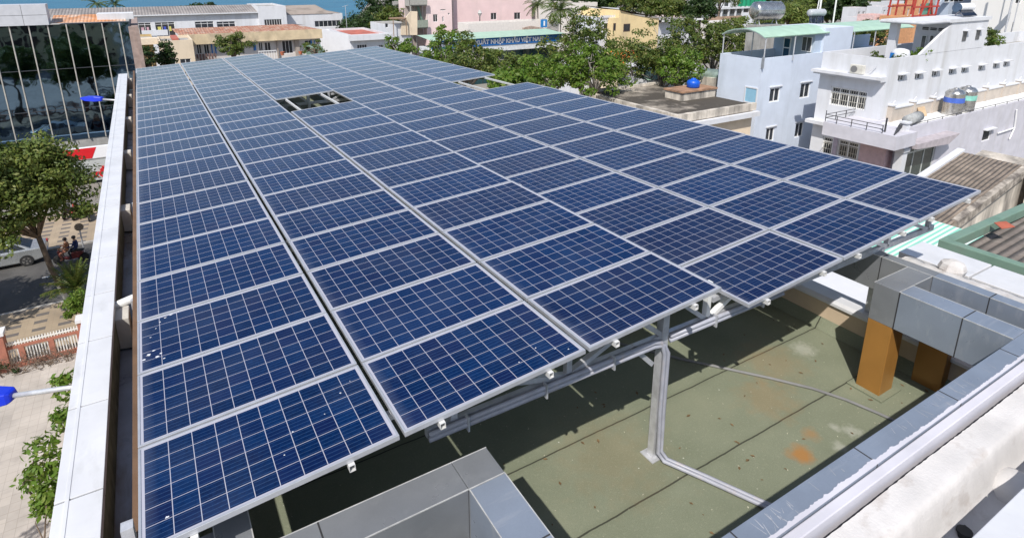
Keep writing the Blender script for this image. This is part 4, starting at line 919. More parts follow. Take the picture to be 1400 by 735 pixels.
# white house with red terrace
YT = 90
xl, xc, xr = at(437,45,1,YT+6).x, at(480,60,1,YT).x, at(532,55,1,YT).x; zt = at(500,47,1,YT).z
wt = house('red_terrace_house', 'white house with a flat red painted roof terrace behind the array', 'building', xc, xr, YT, YT+13, zt, white_wall, front=[rect(488,61.5,502,67,1,YT,mull=3), rect(518,61.5,524,67,1,YT)], parapet=.35, deck=awning_red)
b = MB(); z2_ = at(500,54.5,1,YT).z; b.box(xc-.35,xr+.35,YT-.9,YT-.002,z2_,zt+.02); b.build('balcony_band', white_wall, wt)
b = MB(); p = at(437,39,1,YT+13); b.poly((xc-.02,YT,zt+.05),(xc-.02,YT+13,at(440,40,1,YT+13).z),(xc-6,YT+13.1,at(438,39,1,YT+13).z),(xc-6,YT+13.1,GZ),(xc-.02,YT,GZ)); b.poly((at(437,40,1,YT+7).x,YT+7,at(437,39,1,YT+7).z),(xc-.01,YT-.01,zt),(xc-.01,YT-.01,GZ),(at(437,40,1,YT+7).x,YT+7,GZ)); b.build('side_wall', white_wall, wt)
# sea shore trees
for i, (u, v, y, rx, rz_, m_) in enumerate(((500,38,120,5.5,3.2,leaf_dark),(521,26,124,6,5.5,leaf_dark),(546,14,126,6,6,leaf_dark),(569,8,128,5,6,leaf_dark),(541,34,115,5.5,3.6,leaf_mid),(484,43,112,2.2,1.6,leaf_dark))):
    c_ = at(u, v, 1, y); tree(['low dark shore tree next to the sea','taller dark shore tree above the red terrace','tall dark tree left of the pink building against the sea','dark tree touching the balconies of the pink building','lighter green shore tree before the dark ones','small dark bush at the end of the low white hall'][i], (c_.x,y,GZ), c_, (rx,rx*.8,rz_), m_, 50+i, 70, 60, .62, 1.35, trunk_r=.35, name='shore_tree', group='shore trees')
for i, (u, v) in enumerate(((132,6),(157,7))):
    y = 140; t = at(u, v, 1, y); palm(['left palm top above the hall roof','right palm top above the hall roof'][i], (t.x,y,GZ), t, 16, 2.6, 60+i)
c_ = at(272,11,1,137); tree('flat dark treetop just over the hall roof', (c_.x,137,GZ), c_, (3.8,2,1.0), leaf_dark, 63, 30, 50, .5, .8)
# pink building
YP = 104
xl, xm, xr = at(586,20,1,YP).x, at(618,20,1,YP).x, at(727,20,1,YP).x
wp = [rect(671,18,679,27,1,YP,mull=1,glass=dark_opening), rect(703,17.5,711.5,26.5,1,YP,mull=1,glass=dark_opening), rect(703,-14,711,-6,1,YP), rect(671,-14,679,-6,1,YP), rect(640,-14,648,-6,1,YP)]
pk = house('pink_building', 'tall plain pink building with few dark windows rising out of the view', 'building', xm, xr, YP, YP+14, 7.5, pink_wall, front=wp, parapet=.6)
b = MB(); b.box(xm,xm+.25,YP-.3,YP-.002,GZ,7.3); b.box(xm-.05,xr,YP-.5,YP-.004,at(660,38.5,1,YP).z-.3,at(660,38.5,1,YP).z); b.build('ledge', mat('pale pink ledge', (.68,.56,.52), .85), pk)
wl = [rect(592,20,598.5,30,1,YP-2,mull=1,glass=dark_opening), rect(604.5,23,607,30,1,YP-2,glass=dark_opening), rect(602,13,609.5,14.6,1,YP-2,glass=dark_opening,mull=0), rect(612.5,18,615,20.5,1,YP-2,mull=0,glass=dark_opening), rect(584.5,20,586,29,1,YP-2,mull=0,glass=dark_opening)]
pk2 = house('pink_annex', 'narrow pink stair block with small windows on the left of the pink building', 'building', at(583,20,1,YP-2).x, at(618,20,1,YP-2).x, YP-2, YP+12, 6.5, mat('lighter pink plaster', (.80,.64,.62), .85, var=.05, scale=.5), front=wl, parapet=.5)
bal = thing('balcony_tower', 'open concrete balconies stacked beside the pink building', 'building', (at(573,30,1,YP-2).x,YP-2,GZ)); h = rect(560.5,0,586,50,1,YP-3)
for v0, v1, m_ in ((-2,7,grey_wall),(28,38,teal_paint)):
    z0_, z1_ = at(572,v1,1,YP-3).z, at(572,v0,1,YP-3).z; b = MB(); b.box(h[0],h[1],YP-3,YP-2.8,z0_,z1_); b.box(h[0],h[1],YP-2.8,YP-.5,z0_-.2,z0_); b.box(h[0],h[0]+.15,YP-2.8,YP-.5,z0_,z1_); b.build('balcony', mat('balcony grey', (.36,.35,.32), .8, var=.1) if m_ is grey_wall else mat('balcony grey green', (.27,.31,.26), .8, var=.15), bal)
b = MB(); b.box(h[0],h[0]+.2,YP-2.9,YP-2.7,GZ,6); b.box((h[0]+h[1])/2,(h[0]+h[1])/2+.25,YP-1,YP-.7,GZ,6); b.build('column', mat('balcony grey', (.36,.35,.32), .8), bal)
b = MB(); b.box(h[0],h[1],YP-.5,YP-.3,GZ,6); b.build('back_wall', mat('dull pink grey', (.42,.36,.33), .9, var=.2, scale=.5), bal)
b = MB(); p0, p1 = at(571,9,1,YP-1.5), at(577,30,1,YP-1.5); b.bar(p0, p1, .5, .3); b.build('stair', teal_paint, bal)
lw = house('low_white_shed', 'low white building with pitched end left of the concrete balconies', 'building', at(527,38,1,98).x, at(561,30,1,98).x, 98, 106, at(545,33,1,98).z, white_wall, parapet=.02, front=[rect(526.5,32,531,38,1,98,mull=0)])
b = MB(); q = [at(548,33,1,97.9), at(561,15.5,1,97.9), at(570,16,1,97.9), at(570,48,1,97.9), at(548,48,1,97.9)]; b.prism([(k.x,k.z) for k in q], 1, 97.7, 97.95); b.build('gable', cream_wall, lw)
b = MB(); h = rect(537,26,556,33,1,97); b.box(h[0],h[1],97,99,h[3]-.1,h[3]+.1); b.box(h[0],h[0]+.12,97,97.1,h[2]-2,h[3]); b.box(h[1]-.12,h[1],97,97.1,h[2]-2,h[3]); b.build('porch', mat('old timber', (.3,.2,.13), .9), lw)
# bank with the blue sign
YS = 78
zt, z_b = at(680,51,1,YS).z, at(680,62,1,YS).z
xs0, xs1 = at(591,60,1,YS).x, at(768,50,1,YS).x
bk = thing('bank_building', 'low green roofed building with a long blue sign in white capitals', 'building', ((xs0+xs1)/2,YS,GZ))
sb = mat('sign blue', (.008,.115,.36), .45, var=.05)
b = MB(); b.box(xs0,xs1,YS,YS+.35,z_b,zt); sgn_ = b.build('sign_board', sb, bk)
txt = 'NGÂN HÀNG XUẤT NHẬP KHẨU VIỆT NAM'; q0 = at(600,60,1,YS); q1 = at(742,57.5,1,YS); hh_ = (zt-z_b)*.52
t_ = text_mesh(txt, hh_*1.38, .03, 'lettering', sign_white, sgn_, (q0.x,YS-.03,z_b+(zt-z_b)*.25), bold=.03)
wd = max(v.co.x for v in t_.data.vertices)-min(v.co.x for v in t_.data.vertices); k = (q1.x-q0.x)/wd
x0_ = min(v.co.x for v in t_.data.vertices)
for v in t_.data.vertices: v.co.x = x0_+(v.co.x-x0_)*k
b = MB(); b.poly((xs0-.3,YS-.6,zt+.02),(xs1+.3,YS-.6,zt+.02),(xs1+.3,YS+5,zt+.42),(xs0-.3,YS+5,zt+.42)); b.build('roof_sheet', green_metal, bk)
b = MB(); b.box(xs0,xs1,YS+.1,YS+5,z_b-.9,z_b); b.build('canopy', mat('pale canopy', (.6,.62,.63), .6), bk)
b = MB(); b.box(xs0,xs1,YS+1.5,YS+5,GZ,z_b-.9); b.build('shop_glass', glassmat('teal glass', (.012,.05,.06)), bk)
for x in np.arange(xs0, xs1, 1.5):
    b = MB(); b.box(x,x+.07,YS+1.44,YS+1.5,GZ,z_b-.9); b.build('mullion', iron, bk)
h = rect(640,40,727,47,1,YS+12); up = house('pale_parapet_house', 'low white wall with brick coping between the blue sign and the pink building', 'building', h[0], at(764,30,1,YS+12).x, YS+12, YS+16, at(745,28,1,YS+12).z, mat('ivory plaster', (.74,.69,.64), .85, var=.06), parapet=.4)
b = MB(); p = [at(u, v, 1, YS+10) for u, v in ((714,38),(725,35.5),(760,42),(768,47),(714,47))]; b.prism([(k.x,k.z) for k in p], 1, YS+9.6, YS+10); b.build('brick_gable', mat('crumbling brick', (.42,.31,.25), .95, var=.35, scale=2.5, dirt=(.6,.55,.5), dirt_amt=.5), up)
vs = thing('blue_sign', 'small upright blue sign with a white mark beside the coconut palm', 'sign', (at(743,37,1,YS+6).x,YS+6,GZ)); h = rect(740,27,748,37.5,1,YS+6); b = MB(); b.box(h[0],h[1],YS+6,YS+6.2,h[2],h[3]); b.build('board', mat('sign sky blue', (.02,.2,.5), .5), vs); b = MB(); b.box((h[0]+h[1])/2-.15,(h[0]+h[1])/2+.15,YS+5.96,YS+5.99,h[2]+.25,h[3]-.25); b.build('mark', sign_white, vs); b = MB(); b.box(h[0]+.2,h[0]+.35,YS+6.05,YS+6.15,GZ,h[2]); b.build('post', galv, vs)
sl_ = thing('street_lamp', 'grey street lamp post in front of the pink building', 'street lamp', (at(656,40,1,96).x,96,GZ)); p = at(656,22,1,96); b = MB(); b.tube([(p.x,96,GZ),(p.x,96,p.z)], .09, 8); b.build('pole', iron, sl_); b = MB(); b.lathe([(.1,-.1),(.45,.5),(.35,.6),(.2,1.0)], (p.x,96,p.z), 8); b.build('lantern', mat('lamp grey', (.5,.5,.48), .5), sl_)
for i, (u, v, y, n, L) in enumerate(((735,8,95,20,3.6),(766,15,88,24,4.0))):
    t = at(u, v, 1, y); palm(['coconut palm at the corner of the pink building','coconut palm standing beside the small blue sign'][i], (t.x+.3,y,GZ), t, n, L, 70+i)
# pale walls, yellow house and shed
h = rect(770,4.5,816,28,1,105); house('ivory_block', 'blank ivory wall of a tall block behind the coconut palm', 'building', at(737,4,1,105).x, h[1], 105, 115, h[3], mat('ivory plaster 2', (.73,.68,.63), .85, var=.04, scale=.4), parapet=.3)
h = rect(738,-6,766,4,1,112); house('ivory_upper_block', 'higher ivory storey behind the blank ivory wall', 'building', h[0], h[1], 116, 122, h[3], mat('ivory plaster 2', (.73,.68,.63), .85), parapet=.2)
YY = 64
x0_, x1_, x2_ = at(837,40,1,YY).x, at(900,40,1,YY).x, at(953,40,1,YY).x
yh = thing('yellow_house', 'yellow stained house with a sloping roof line and small dark windows', 'building', ((x0_+x1_)/2,YY,GZ))
prof = [(x0_,GZ),(x1_,GZ),(x1_,at(900,25,1,YY).z),(at(878,23,1,YY).x,at(878,23,1,YY).z),(at(858,17.5,1,YY).x,at(858,17.5,1,YY).z),(at(847,14,1,YY).x,at(847,14,1,YY).z),(at(846,24,1,YY).x,at(846,24,1,YY).z),(x0_,at(837,25,1,YY).z)]
b = MB(); b.prism(prof, 1, YY, YY+9); b.build('wall', yellow_wall, yh)
for q in ((852.5,33,861,43),(838.5,32,841.5,42)):
    h = rect(*q,1,YY); b = MB(); b.box(h[0],h[1],YY-.03,YY-.004,h[2],h[3]); w_ = b.build('window', mat('brown window frame', (.12,.08,.06), .7), yh); b = MB(); b.box(h[0]+.1,h[1]-.1,YY-.04,YY-.03,h[2]+.1,h[3]-.1); b.build('pane', dark_opening, w_)
b = MB(); b.poly((at(847,14,1,YY).x,YY-.3,at(847,13.4,1,YY).z),(x1_+.1,YY-.3,at(900,24,1,YY).z),(x1_+.1,YY+9,at(900,24,1,YY).z+.3),(at(847,14,1,YY).x,YY+9,at(847,13.4,1,YY).z+.3)); b.build('roof_sheet', asb, yh)
sh = thing('white_shed', 'white walled shed with a low grey roof right of the yellow house', 'building', ((x1_+x2_)/2,YY,GZ))
b = MB(); b.box(x1_+.02,x2_,YY+.5,YY+9,GZ,at(925,29.5,1,YY+.5).z); b.build('wall', white_wall, sh)
b = MB(); ze_ = at(925,28,1,YY-.6).z; b.box(x1_,x2_+.4,YY-.7,YY-.6,ze_-.12,ze_+.12); b.build('fascia', pvc, sh); b = MB(); b.poly((x1_,YY-.6,ze_+.1),(x2_+.4,YY-.6,ze_+.1),(x2_+.4,YY+9,at(925,22,1,YY+9).z),(x1_,YY+9,at(925,22,1,YY+9).z)); b.build('roof_sheet', asb, sh)
h = rect(821,24,838,45,1,YY+1); cm = house('small_concrete_house', 'little grey white house with a balustrade left of the yellow house', 'building', h[0], h[1], YY+1, YY+7, h[3], white_wall, front=[rect(825.5,32,836,42,1,YY+1,mull=0,glass=dark_opening)], parapet=.3)
b = MB()
for x in np.arange(h[0], h[1], .4): b.box(x,x+.2,YY+.8,YY+.98,h[3]-.1,h[3]+.25)
b.build('balustrade', white_wall, cm)
h = rect(828,12,846,24,1,YY+12); house('white_roof_box', 'small white rooftop room above the balustraded house', 'building', h[0], h[1], YY+12, YY+16, h[3], white_wall, parapet=.2)
# hotel with green netting, far
YQ = 150
x0_, x1_ = at(978,10,1,YQ).x, at(1052,10,1,YQ).x
ht = thing('hotel', 'far white open fronted hotel with a long pale balcony and green netting', 'building', ((x0_+x1_)/2,YQ,GZ))
b = MB(); b.box(x0_,x1_,YQ+3,YQ+14,GZ,7); b.build('wall', mat('hotel wall', (.5,.52,.53), .8, var=.15, scale=.3), ht)
zb_ = at(1015,10.5,1,YQ).z; b = MB(); b.box(x0_-.6,x1_,YQ-.5,YQ+3,zb_-.35,zb_+.45); b.build('balcony', white_wall, ht)
for v in (4, 18):
    zz2 = at(1015,v,1,YQ).z
for i in range(9):
    x = x0_+(x1_-x0_)*i/8; b = MB(); b.box(x-.25,x+.25,YQ,YQ+.5,GZ,zb_-.35); b.box(x-.25,x+.25,YQ,YQ+.5,zb_+.45,6.8); b.build('column', white_wall, ht)
for i in range(8):
    xa_, xb_ = x0_+(x1_-x0_)*i/8+.6, x0_+(x1_-x0_)*(i+1)/8-.6
    b = MB(); b.box(xa_,xb_,YQ+2.94,YQ+2.99,zb_-2.4,zb_-.6); b.build('window', pane_grey, ht)
    if i < 3: 
        b = MB(); b.box(xa_,xb_,YQ+2.94,YQ+2.99,zb_+.5,zb_+3); b.build('window', pane_grey, ht)
h = rect(1010,-8,1053,8.5,1,YQ-.3); b = MB(); n = 40
for i in range(n):
    xa_, xb_ = h[0]+(h[1]-h[0])*i/n, h[0]+(h[1]-h[0])*(i+1)/n; w1, w2 = .15*math.sin(i*1.3), .15*math.sin((i+1)*1.3)
    b.poly((xa_,YQ-.4+w1,h[2]),(xb_,YQ-.4+w2,h[2]),(xb_,YQ-.4+w2,h[3]),(xa_,YQ-.4+w1,h[3]))
b.build('netting', mat('green netting', (.01,.26,.13), .8, var=.2, scale=.6), ht)
h = rect(1053,0,1087,9,1,YQ+10); house('far_white_house', 'far white house right of the green netting', 'building', h[0], h[1], YQ+10, YQ+18, 5.5, white_wall, front=[rect(1057,-3,1062,3,1,YQ+10), rect(1070,-3,1076,4,1,YQ+10)], parapet=.3)
h = rect(923,0,947,14,1,YQ+20); house('far_pink_house', 'far pale pink house with a brighter pink porch left of the hotel', 'building', h[0], at(972,5,1,YQ+20).x, YQ+20, YQ+30, 7, mat('far pink plaster', (.72,.58,.56), .85), front=[rect(938,3,944,12,1,YQ+20,mull=0,glass=mat('rose door', (.5,.2,.22), .8))], parapet=.3)
yd = thing('yard_wall', 'low pale wall and brown earth bank in front of the far hotel', 'wall', (at(1020,25,1,120).x,120,GZ)); p0, p1 = at(965,24,1,120), at(1075,24,1,120); b = MB(); b.box(p0.x,p1.x,120,120.4,GZ,p0.z); b.build('wall', mat('brown earth', (.42,.29,.2), .95, var=.25, scale=.4), yd); p0, p1 = at(950,31,1,108), at(1060,31,1,108); b = MB(); b.box(p0.x,p1.x,108,113,GZ,p0.z-.2); b.build('roof', mat('pale flat roof', (.62,.58,.54), .9, var=.1), yd)
# ------------------------------------------------------------------ houses on the right
# pale blue house
YB, XB = 25.5, 39.9
kwb = dict(mull=1, fw=.09, glass=pane)
wf = [rect(1053.5,121,1065,138.5,1,YB,hood=.1), rect(1095.5,114.5,1106,133,1,YB,hood=.1), (41.45,42.5,-9.35,-8.2,dict(hood=.1)), (45.2,46.3,-9.5,-8.25,dict(hood=.1))]
bh = house('blue_house', 'pale blue house with a roof terrace under a curved pale green canopy', 'building', XB, 51.2, YB, 29.4, -2.63, blue_wall, front=wf, left=[], parapet=.75, front_kw=kwb)
# square opening in the street face: flat sheet with interior shade in its colour
h = rect(1020.5,119.5,1033,141,0,XB)
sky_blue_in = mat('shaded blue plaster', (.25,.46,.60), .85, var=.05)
b = MB(); b.box(XB-.06,XB-.005,h[0]-.1,h[0],h[2]-.1,h[3]+.1); b.box(XB-.06,XB-.005,h[1],h[1]+.1,h[2]-.1,h[3]+.1); b.box(XB-.06,XB-.005,h[0],h[1],h[3],h[3]+.1); b.box(XB-.06,XB-.005,h[0],h[1],h[2]-.1,h[2]); wn_ = b.build('window', white_wall, bh)
b = MB(); b.box(XB-.02,XB-.004,h[0],h[1],h[2],h[3]); b.build('pane', sky_blue_in, wn_)
b = MB(); b.box(46.5,51.2,25.7,29.4,-3.38,-1.02); rm = b.build('terrace_room', mat('blue grey plaster', (.44,.52,.62), .85, var=.04), bh)
b = MB(); b.box(46.44,46.49,27.75,28.45,-3.35,-1.6); d_ = b.build('door', pvc, rm); 
b = MB(); b.box(46.425,46.438,27.85,28.35,-2.4,-1.7); b.box(46.425,46.438,27.85,28.35,-3.25,-2.5); b.build('door_glass', glassmat('blue glass', (.03,.10,.17)), bh)
b = MB(); b.box(46.44,46.49,25.9,26.75,-2.6,-1.4); b.build('window', pvc, rm); b = MB(); b.box(46.42,46.438,25.95,26.3,-2.52,-1.46); b.box(46.42,46.438,26.37,26.7,-2.52,-1.46); b.build('window_glass', pane_grey, bh)
b = MB(); b.box(47.4,51.3,25.48,29.5,-2.64,-.72); b.build('stair_block', blue_wall, bh)
def arch_roof(label, x0, x1, prof, posts, m, zb):
    r = thing('arched_canopy', label, 'canopy', (x0,prof[0][0],zb)); b = MB(); n = len(prof)
    for k in range(n-1):
        (ya,za_),(yb_,zb_) = prof[k], prof[k+1]
        b.poly((x0,ya,za_),(x1,ya,za_),(x1,yb_,zb_),(x0,yb_,zb_)); b.poly((x0,ya,za_-.05),(x0,yb_,zb_-.05),(x1,yb_,zb_-.05),(x1,ya,za_-.05)); b.poly((x0,ya,za_),(x0,yb_,zb_),(x0,yb_,zb_-.05),(x0,ya,za_-.05))
    b.build('roof_sheet', m, r)
    for xx_ in (x0+.05, x1-.4): b = MB(); b.tube([(xx_,y,z-.09) for y,z in prof], .04, 6); b.build('arch_tube', galv, r)
    for (x,y,z) in posts: b = MB(); b.tube([(x,y,zb),(x,y,z)], .05, 8); b.build('post', galv, r)
    return r
A = [(29.3,-1.06),(28.8,-.80),(28.2,-.62),(27.4,-.51),(26.8,-.53),(26.2,-.66),(25.75,-.84),(25.35,-1.05)]
arch_roof('curved pale green canopy on posts over the blue house terrace', 39.75, 47.9, A, [(39.95,29.25,-1.15),(39.98,25.42,-1.12),(43.5,29.25,-1.1),(43.5,25.42,-1.1)], green_metal, -3.0)
b = MB(); b.box(39.86,39.93,25.3,25.5,-3.35,-2.5); b.build('downpipe', mat('grey bracket', (.25,.27,.3), .6), bh)
# rear terrace with its own canopy
rt = thing('rear_terrace', 'low rear part of the blue house with a blue parapet behind the white house', 'building', (56,27,GZ))
b = MB(); b.box(51.32,62,25.5,30,GZ,-3.3); b.box(51.32,62,29.8,30,-3.3,-2.2); b.build('wall', blue_wall, rt)
B = [(30.0,-1.0),(29,-.75),(28,-.66),(27,-.72),(26,-.92),(25.4,-1.15)]
arch_roof('second pale green canopy behind the roof room of the white house', 51.4, 61, B, [(51.6,25.5,-1.2),(54.8,25.5,-1.2),(51.6,29.9,-1.1),(57,29.9,-1.1)], green_metal, -3.3)
# white house
XW, YW = 43.0, 18.0
wl = [rect(1137,118,1182,152,0,XW)]
wl = [(19.05,21.7,-5.75,-4.42,dict(mull=3,trans=.28,bars=.16,fw=.09)), (20.95,21.75,-9.5,-8.2,dict(mull=0,trans=.25,bars=.16,fw=.09)), (19.05,20.55,-9.4,-8.15,dict(mull=1,trans=.25,bars=.16,fw=.09))]
ws = []
for (u,v) in ((1232,107),(1255,105),(1278,101.5),(1301,98.5),(1318,96.5),(1341,93.5),(1361,90.5),(1375,88)):
    p = at(u,v,1,YW); ws.append((p.x-.42,p.x+.42,p.z-.2,p.z+.22,dict(mull=1,hood=.3,fw=.05,glass=pane_grey)))
wh = house('white_house', 'long white three storey house with a row of small hooded windows and a roof terrace', 'building', XW, 76, YW, 22.7, -2.02, white_wall, front=ws, left=wl, parapet=.95)
b = MB(); b.box(42.2,43.0-.002,17.95,22.95,-3.42,-3.22); b.box(42.35,43.0-.002,17.95,22.85,-3.55,-3.42); b.build('ledge', white_wall, wh)
b = MB(); b.box(42.3,43.0-.002,20.0,22.95,-7.25,-7.0); b.build('ledge', white_wall, wh)
lil = mat('mauve pilaster', (.50,.44,.52), .85)
b = MB(); b.box(42.95,42.998,20.6,20.9,GZ,-7.3); b.build('pilaster', lil, wh); b = MB(); b.box(42.94,42.998,18.0,18.95,GZ,-7.3); b.build('pilaster', mat('grey blue render', (.38,.45,.56), .85), wh)
# roof room, slab and slanting wing wall
b = MB(); b.box(46.9,47.3,19.8,20.35,-2.97,.08); b.build('roof_pillar', mat('white plaster clean', (.60,.60,.63), .85, var=.03), wh); b = MB(); b.box(50.7,56.4,18.25,20.4,-2.97,.08); b.build('roof_room', mat('white plaster clean', (.70,.70,.73), .85, var=.03), wh)
b = MB(); b.box(46.2,56.6,17.9,20.7,.082,.33); b.box(46.1,50,17.85,20.75,.16,.25); b.build('roof_slab', white_wall, wh)
b = MB(); b.prism([(46.9,-2.0),(48.25,-1.27),(50.65,-.02),(50.65,.08),(56.4,.08),(56.4,-2.0)], 1, 18.0, 18.18); b.build('wing_wall', white_wall, wh)
for (y0,y1,z0,z1) in ((18.35,18.8,-2.1,-.9),(19.0,19.3,-2.1,-.9),(19.5,19.85,-2.95,-.95)):
    b = MB(); b.box(50.64,50.69,y0,y1,z0,z1); f_ = b.build('window', pvc, wh); b = MB(); b.box(50.62,50.638,y0+.05,y1-.05,z0+.05,z1-.05); b.build('pane', pane_grey, f_)
for y in (18.4,18.95,19.5): 
    b = MB(); b.box(50.66,50.69,y,y+.42,-.55,-.48); b.box(50.66,50.69,y,y+.42,-.44,-.37); b.build('vent', dark_opening, wh)
for x in (52.9, 55.0):
    b = MB(); b.box(x-.28,x+.28,17.955,17.995,-1.35,-.65); f_ = b.build('window', pane_grey, wh); b = MB(); b.box(x-.38,x+.38,17.7,17.998,-.6,-.52); b.build('hood', white_wall, f_)
# air conditioner on the ledge
ac = thing('air_conditioner', 'air conditioner box with a round fan grille on the white ledge', 'air conditioner', (42.6,19.75,-3.2)); b = MB(); b.box(42.35,42.7,19.3,20.2,-3.19,-2.58); b.build('case', mat('cream casing', (.62,.6,.54), .5), ac, bevel=.02)
b = MB(); b.lathe([(.23,-.01),(.23,.0)], (42.34,19.9,-2.88), 20, 0); b.lathe([(.08,-.015),(.08,.0)], (42.335,19.9,-2.88), 12, 0); b.build('fan_grille', mat('fan grey', (.2,.2,.2), .6), ac); b = MB(); b.bar((42.6,19.1,-3.1),(42.9,18.7,-2.6),.04); b.build('bracket', galv, ac)
# terrace things
def vtank(label, x, y, z, r, h, band):
    t = thing('water_tank', label, 'water tank', (x,y,z)); b = MB(); prof = [(r*.96,0)]
    for k in range(9): prof += [(r,h*.02+h*.1*k),(r*1.03,h*.07+h*.1*k)]
    prof += [(r,h*.92),(r*.7,h*1.03),(r*.25,h*1.07),(r*.25,h*1.11)]
    b.lathe(prof, (x,y,z), 28); b.build('tank', tank_steel, t, smooth=True); b = MB(); b.lathe([(r*1.045,h*.52),(r*1.045,h*.72)], (x,y,z), 28); b.build('label_band', mat('band %.2f' % band[0], band, .5), t, smooth=False); return t
def htank(label, c, L, r, z0, ax, m=tank_steel, solar=False):
    c = Vector(c); ax = Vector(ax).normalized(); t = thing('water_heater' if solar else 'water_tank', label, 'water heater' if solar else 'water tank', (c.x,c.y,z0)); b = MB()
    pr = [(-.5,r*.3),(-.48,r*.8),(-.42,r)]+[(-.36+.72*k/8,r*(1.03 if k % 2 else .985)) for k in range(9)]+[(.42,r),(.48,r*.8),(.5,r*.3)]
    b.tube([c+ax*L*q for q,_ in pr], [s for _,s in pr], 20); b.build('tank', m, t, smooth=True)
    sd = ax.cross(Vector((0,0,1))); b = MB()
    for q in (-.3,.3):
        for s in (-1,1): b.bar(c+ax*L*q-Vector((0,0,r*.6)), Vector((c.x,c.y,z0))+ax*L*q+sd*s*r*.9, .06)
        b.bar(Vector((c.x,c.y,z0+.35*(c.z-z0)))+ax*L*q-sd*r*.6, Vector((c.x,c.y,z0+.35*(c.z-z0)))+ax*L*q+sd*r*.6, .04)
    b.build('stand', galv, t)
    if solar:
        b = MB(); n = 12; e = Vector((-.8,-.62,0)).normalized()
        for k in range(n): o = c+ax*L*(-.42+.84*k/(n-1)); b.tube([o-Vector((0,0,r*.4)), Vector((o.x,o.y,z0+.12))+e*1.7], .04, 6)
        b.build('vacuum_tube', glassmat('vacuum tube', (.008,.012,.03)), t); b = MB(); b.lathe([(r*.99,-.03),(r*.9,.02)], (0,0,0), 16); 
    return t
# terrace building
tb = house('terrace_building', 'lower lilac white house with a long flat terrace and a projecting balcony', 'building', 41.9, 78, 15.8, 17.98, -6.2, lilac_wall, front=[(42.6,46.8,-10.6,-7.45,dict(mull=2,trans=.2,fw=.12,frame=mat('door frame grey', (.5,.52,.5), .5),glass=glassmat('green grey glass', (.04,.055,.05)))), rect(1345,179,1353,191,1,15.8,mull=0,hood=.3,glass=dark_opening)], parapet=.2, deck=mat('pale terrace floor', (.70,.70,.70), .85, var=.05))
b = MB(); b.box(44,74,17.72,17.96,-6.39,-5.5); pp = b.build('parapet', mat('beige cement render', (.50,.44,.38), .85, var=.08, scale=2), tb)
b = MB(); b.box(44,74,17.66,17.995,-5.5,-5.4); b.build('coping', white_wall, pp)
for x in (44.0,46.8,49.6,52.4,55.2,58,61,64):
    b = MB(); b.box(x-.14,x+.14,17.64,17.998,-6.39,-5.28); b.build('pier', mat('beige cement render', (.50,.44,.38), .85), tb); b = MB(); b.box(x-.2,x+.2,17.58,17.999,-5.28,-5.18); b.bar((x,17.8,-5.18),(x+.35,17.8,-4.95),.04); b.build('pier_cap', white_wall, tb)
b = MB(); b.box(39.4,41.9-.002,14.95,19.75,-7.12,-6.22); b.box(41.9,42.99,17.985,19.75,-7.12,-6.22); b.build('balcony', lilac_wall, tb)
b = MB(); b.box(41.3,41.9-.003,15.3,15.79,GZ,-7.13); b.build('porch_column', white_wall, tb); b = MB(); b.box(41.2,41.95,15.2,15.79,-7.6,-7.4); b.build('column_cap', white_wall, tb)
b = MB(); b.box(41.35,41.75,15.4,15.8,-6.22,-5.75); b.box(41.28,41.82,15.33,15.87,-5.75,-5.65); b.build('roof_pier', white_wall, tb)
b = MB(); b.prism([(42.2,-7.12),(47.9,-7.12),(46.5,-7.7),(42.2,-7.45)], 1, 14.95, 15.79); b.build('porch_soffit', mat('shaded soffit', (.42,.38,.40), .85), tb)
b = MB(); b.box(41.0,42.9,16.2,17.9,GZ,-7.14); b.build('porch_wall', mat('pink render', (.55,.40,.42), .85, var=.1), tb)
rl = thing('railing', 'thin dark railing round the balcony of the terrace building', 'railing', (39.5,17,-6.2)); b = MB()
for z in (-5.72,-5.95): b.bar((39.5,15.9,z),(39.5,19.7,z),.035); b.bar((39.5,19.7,z),(43,19.7,z),.035)
b.build('rail', iron, rl)
for y in (15.9,16.9,17.9,18.9,19.7): b = MB(); b.box(39.48,39.52,y-.02,y+.02,-6.22,-5.7 if y < 19.6 else -5.45); b.build('post', iron, rl)
for x in (40.7,41.9): b = MB(); b.box(x-.02,x+.02,19.68,19.72,-6.22,-5.7); b.build('post', iron, rl)
b = MB(); rl2 = thing('railing', 'low dark rail along the long front edge of the flat terrace', 'railing', (50,15.9,-6.2)); b.bar((42,15.85,-6.02),(70,15.85,-6.02),.03); b.build('rail', iron, rl2)
for x in np.arange(43, 70, 2): b = MB(); b.box(x-.015,x+.015,15.84,15.87,-6.2,-6.0); b.build('post', iron, rl2)
jk = thing('scrap_pile', 'dark frames and rods heaped by the corner pier of the balcony', 'scrap', (40.6,15.5,-6.2)); b = MB()
for k in range(8): b.bar((39.6+.2*k,15.2+.05*k,-6.15+.02*k),(41.4-.05*k,15.9-.05*k,-5.95+.06*(k % 4)),.06)
b.bar((40.0,16.0,-6.2),(40.0,16.0,-5.3),.08); b.build('rod', iron, jk)
vtank('ribbed steel water tank with a blue band', 50.35, 16.75, -6.4, .62, 1.75, (.06,.13,.5)); vtank('ribbed steel water tank with a pale green band', 52.2, 16.75, -6.4, .62, 1.75, (.25,.6,.5))
mr = thing('mesh_roll', 'roll of grey mesh lying on the flat terrace', 'roll', (44.5,16.5,-6.4)); b = MB(); b.tube([(43.6,16.45,-6.0),(45.6,16.75,-6.0)], .36, 18); b.build('roll', mat('grey mesh', (.33,.34,.34), .9, var=.2, scale=6), mr, smooth=True)
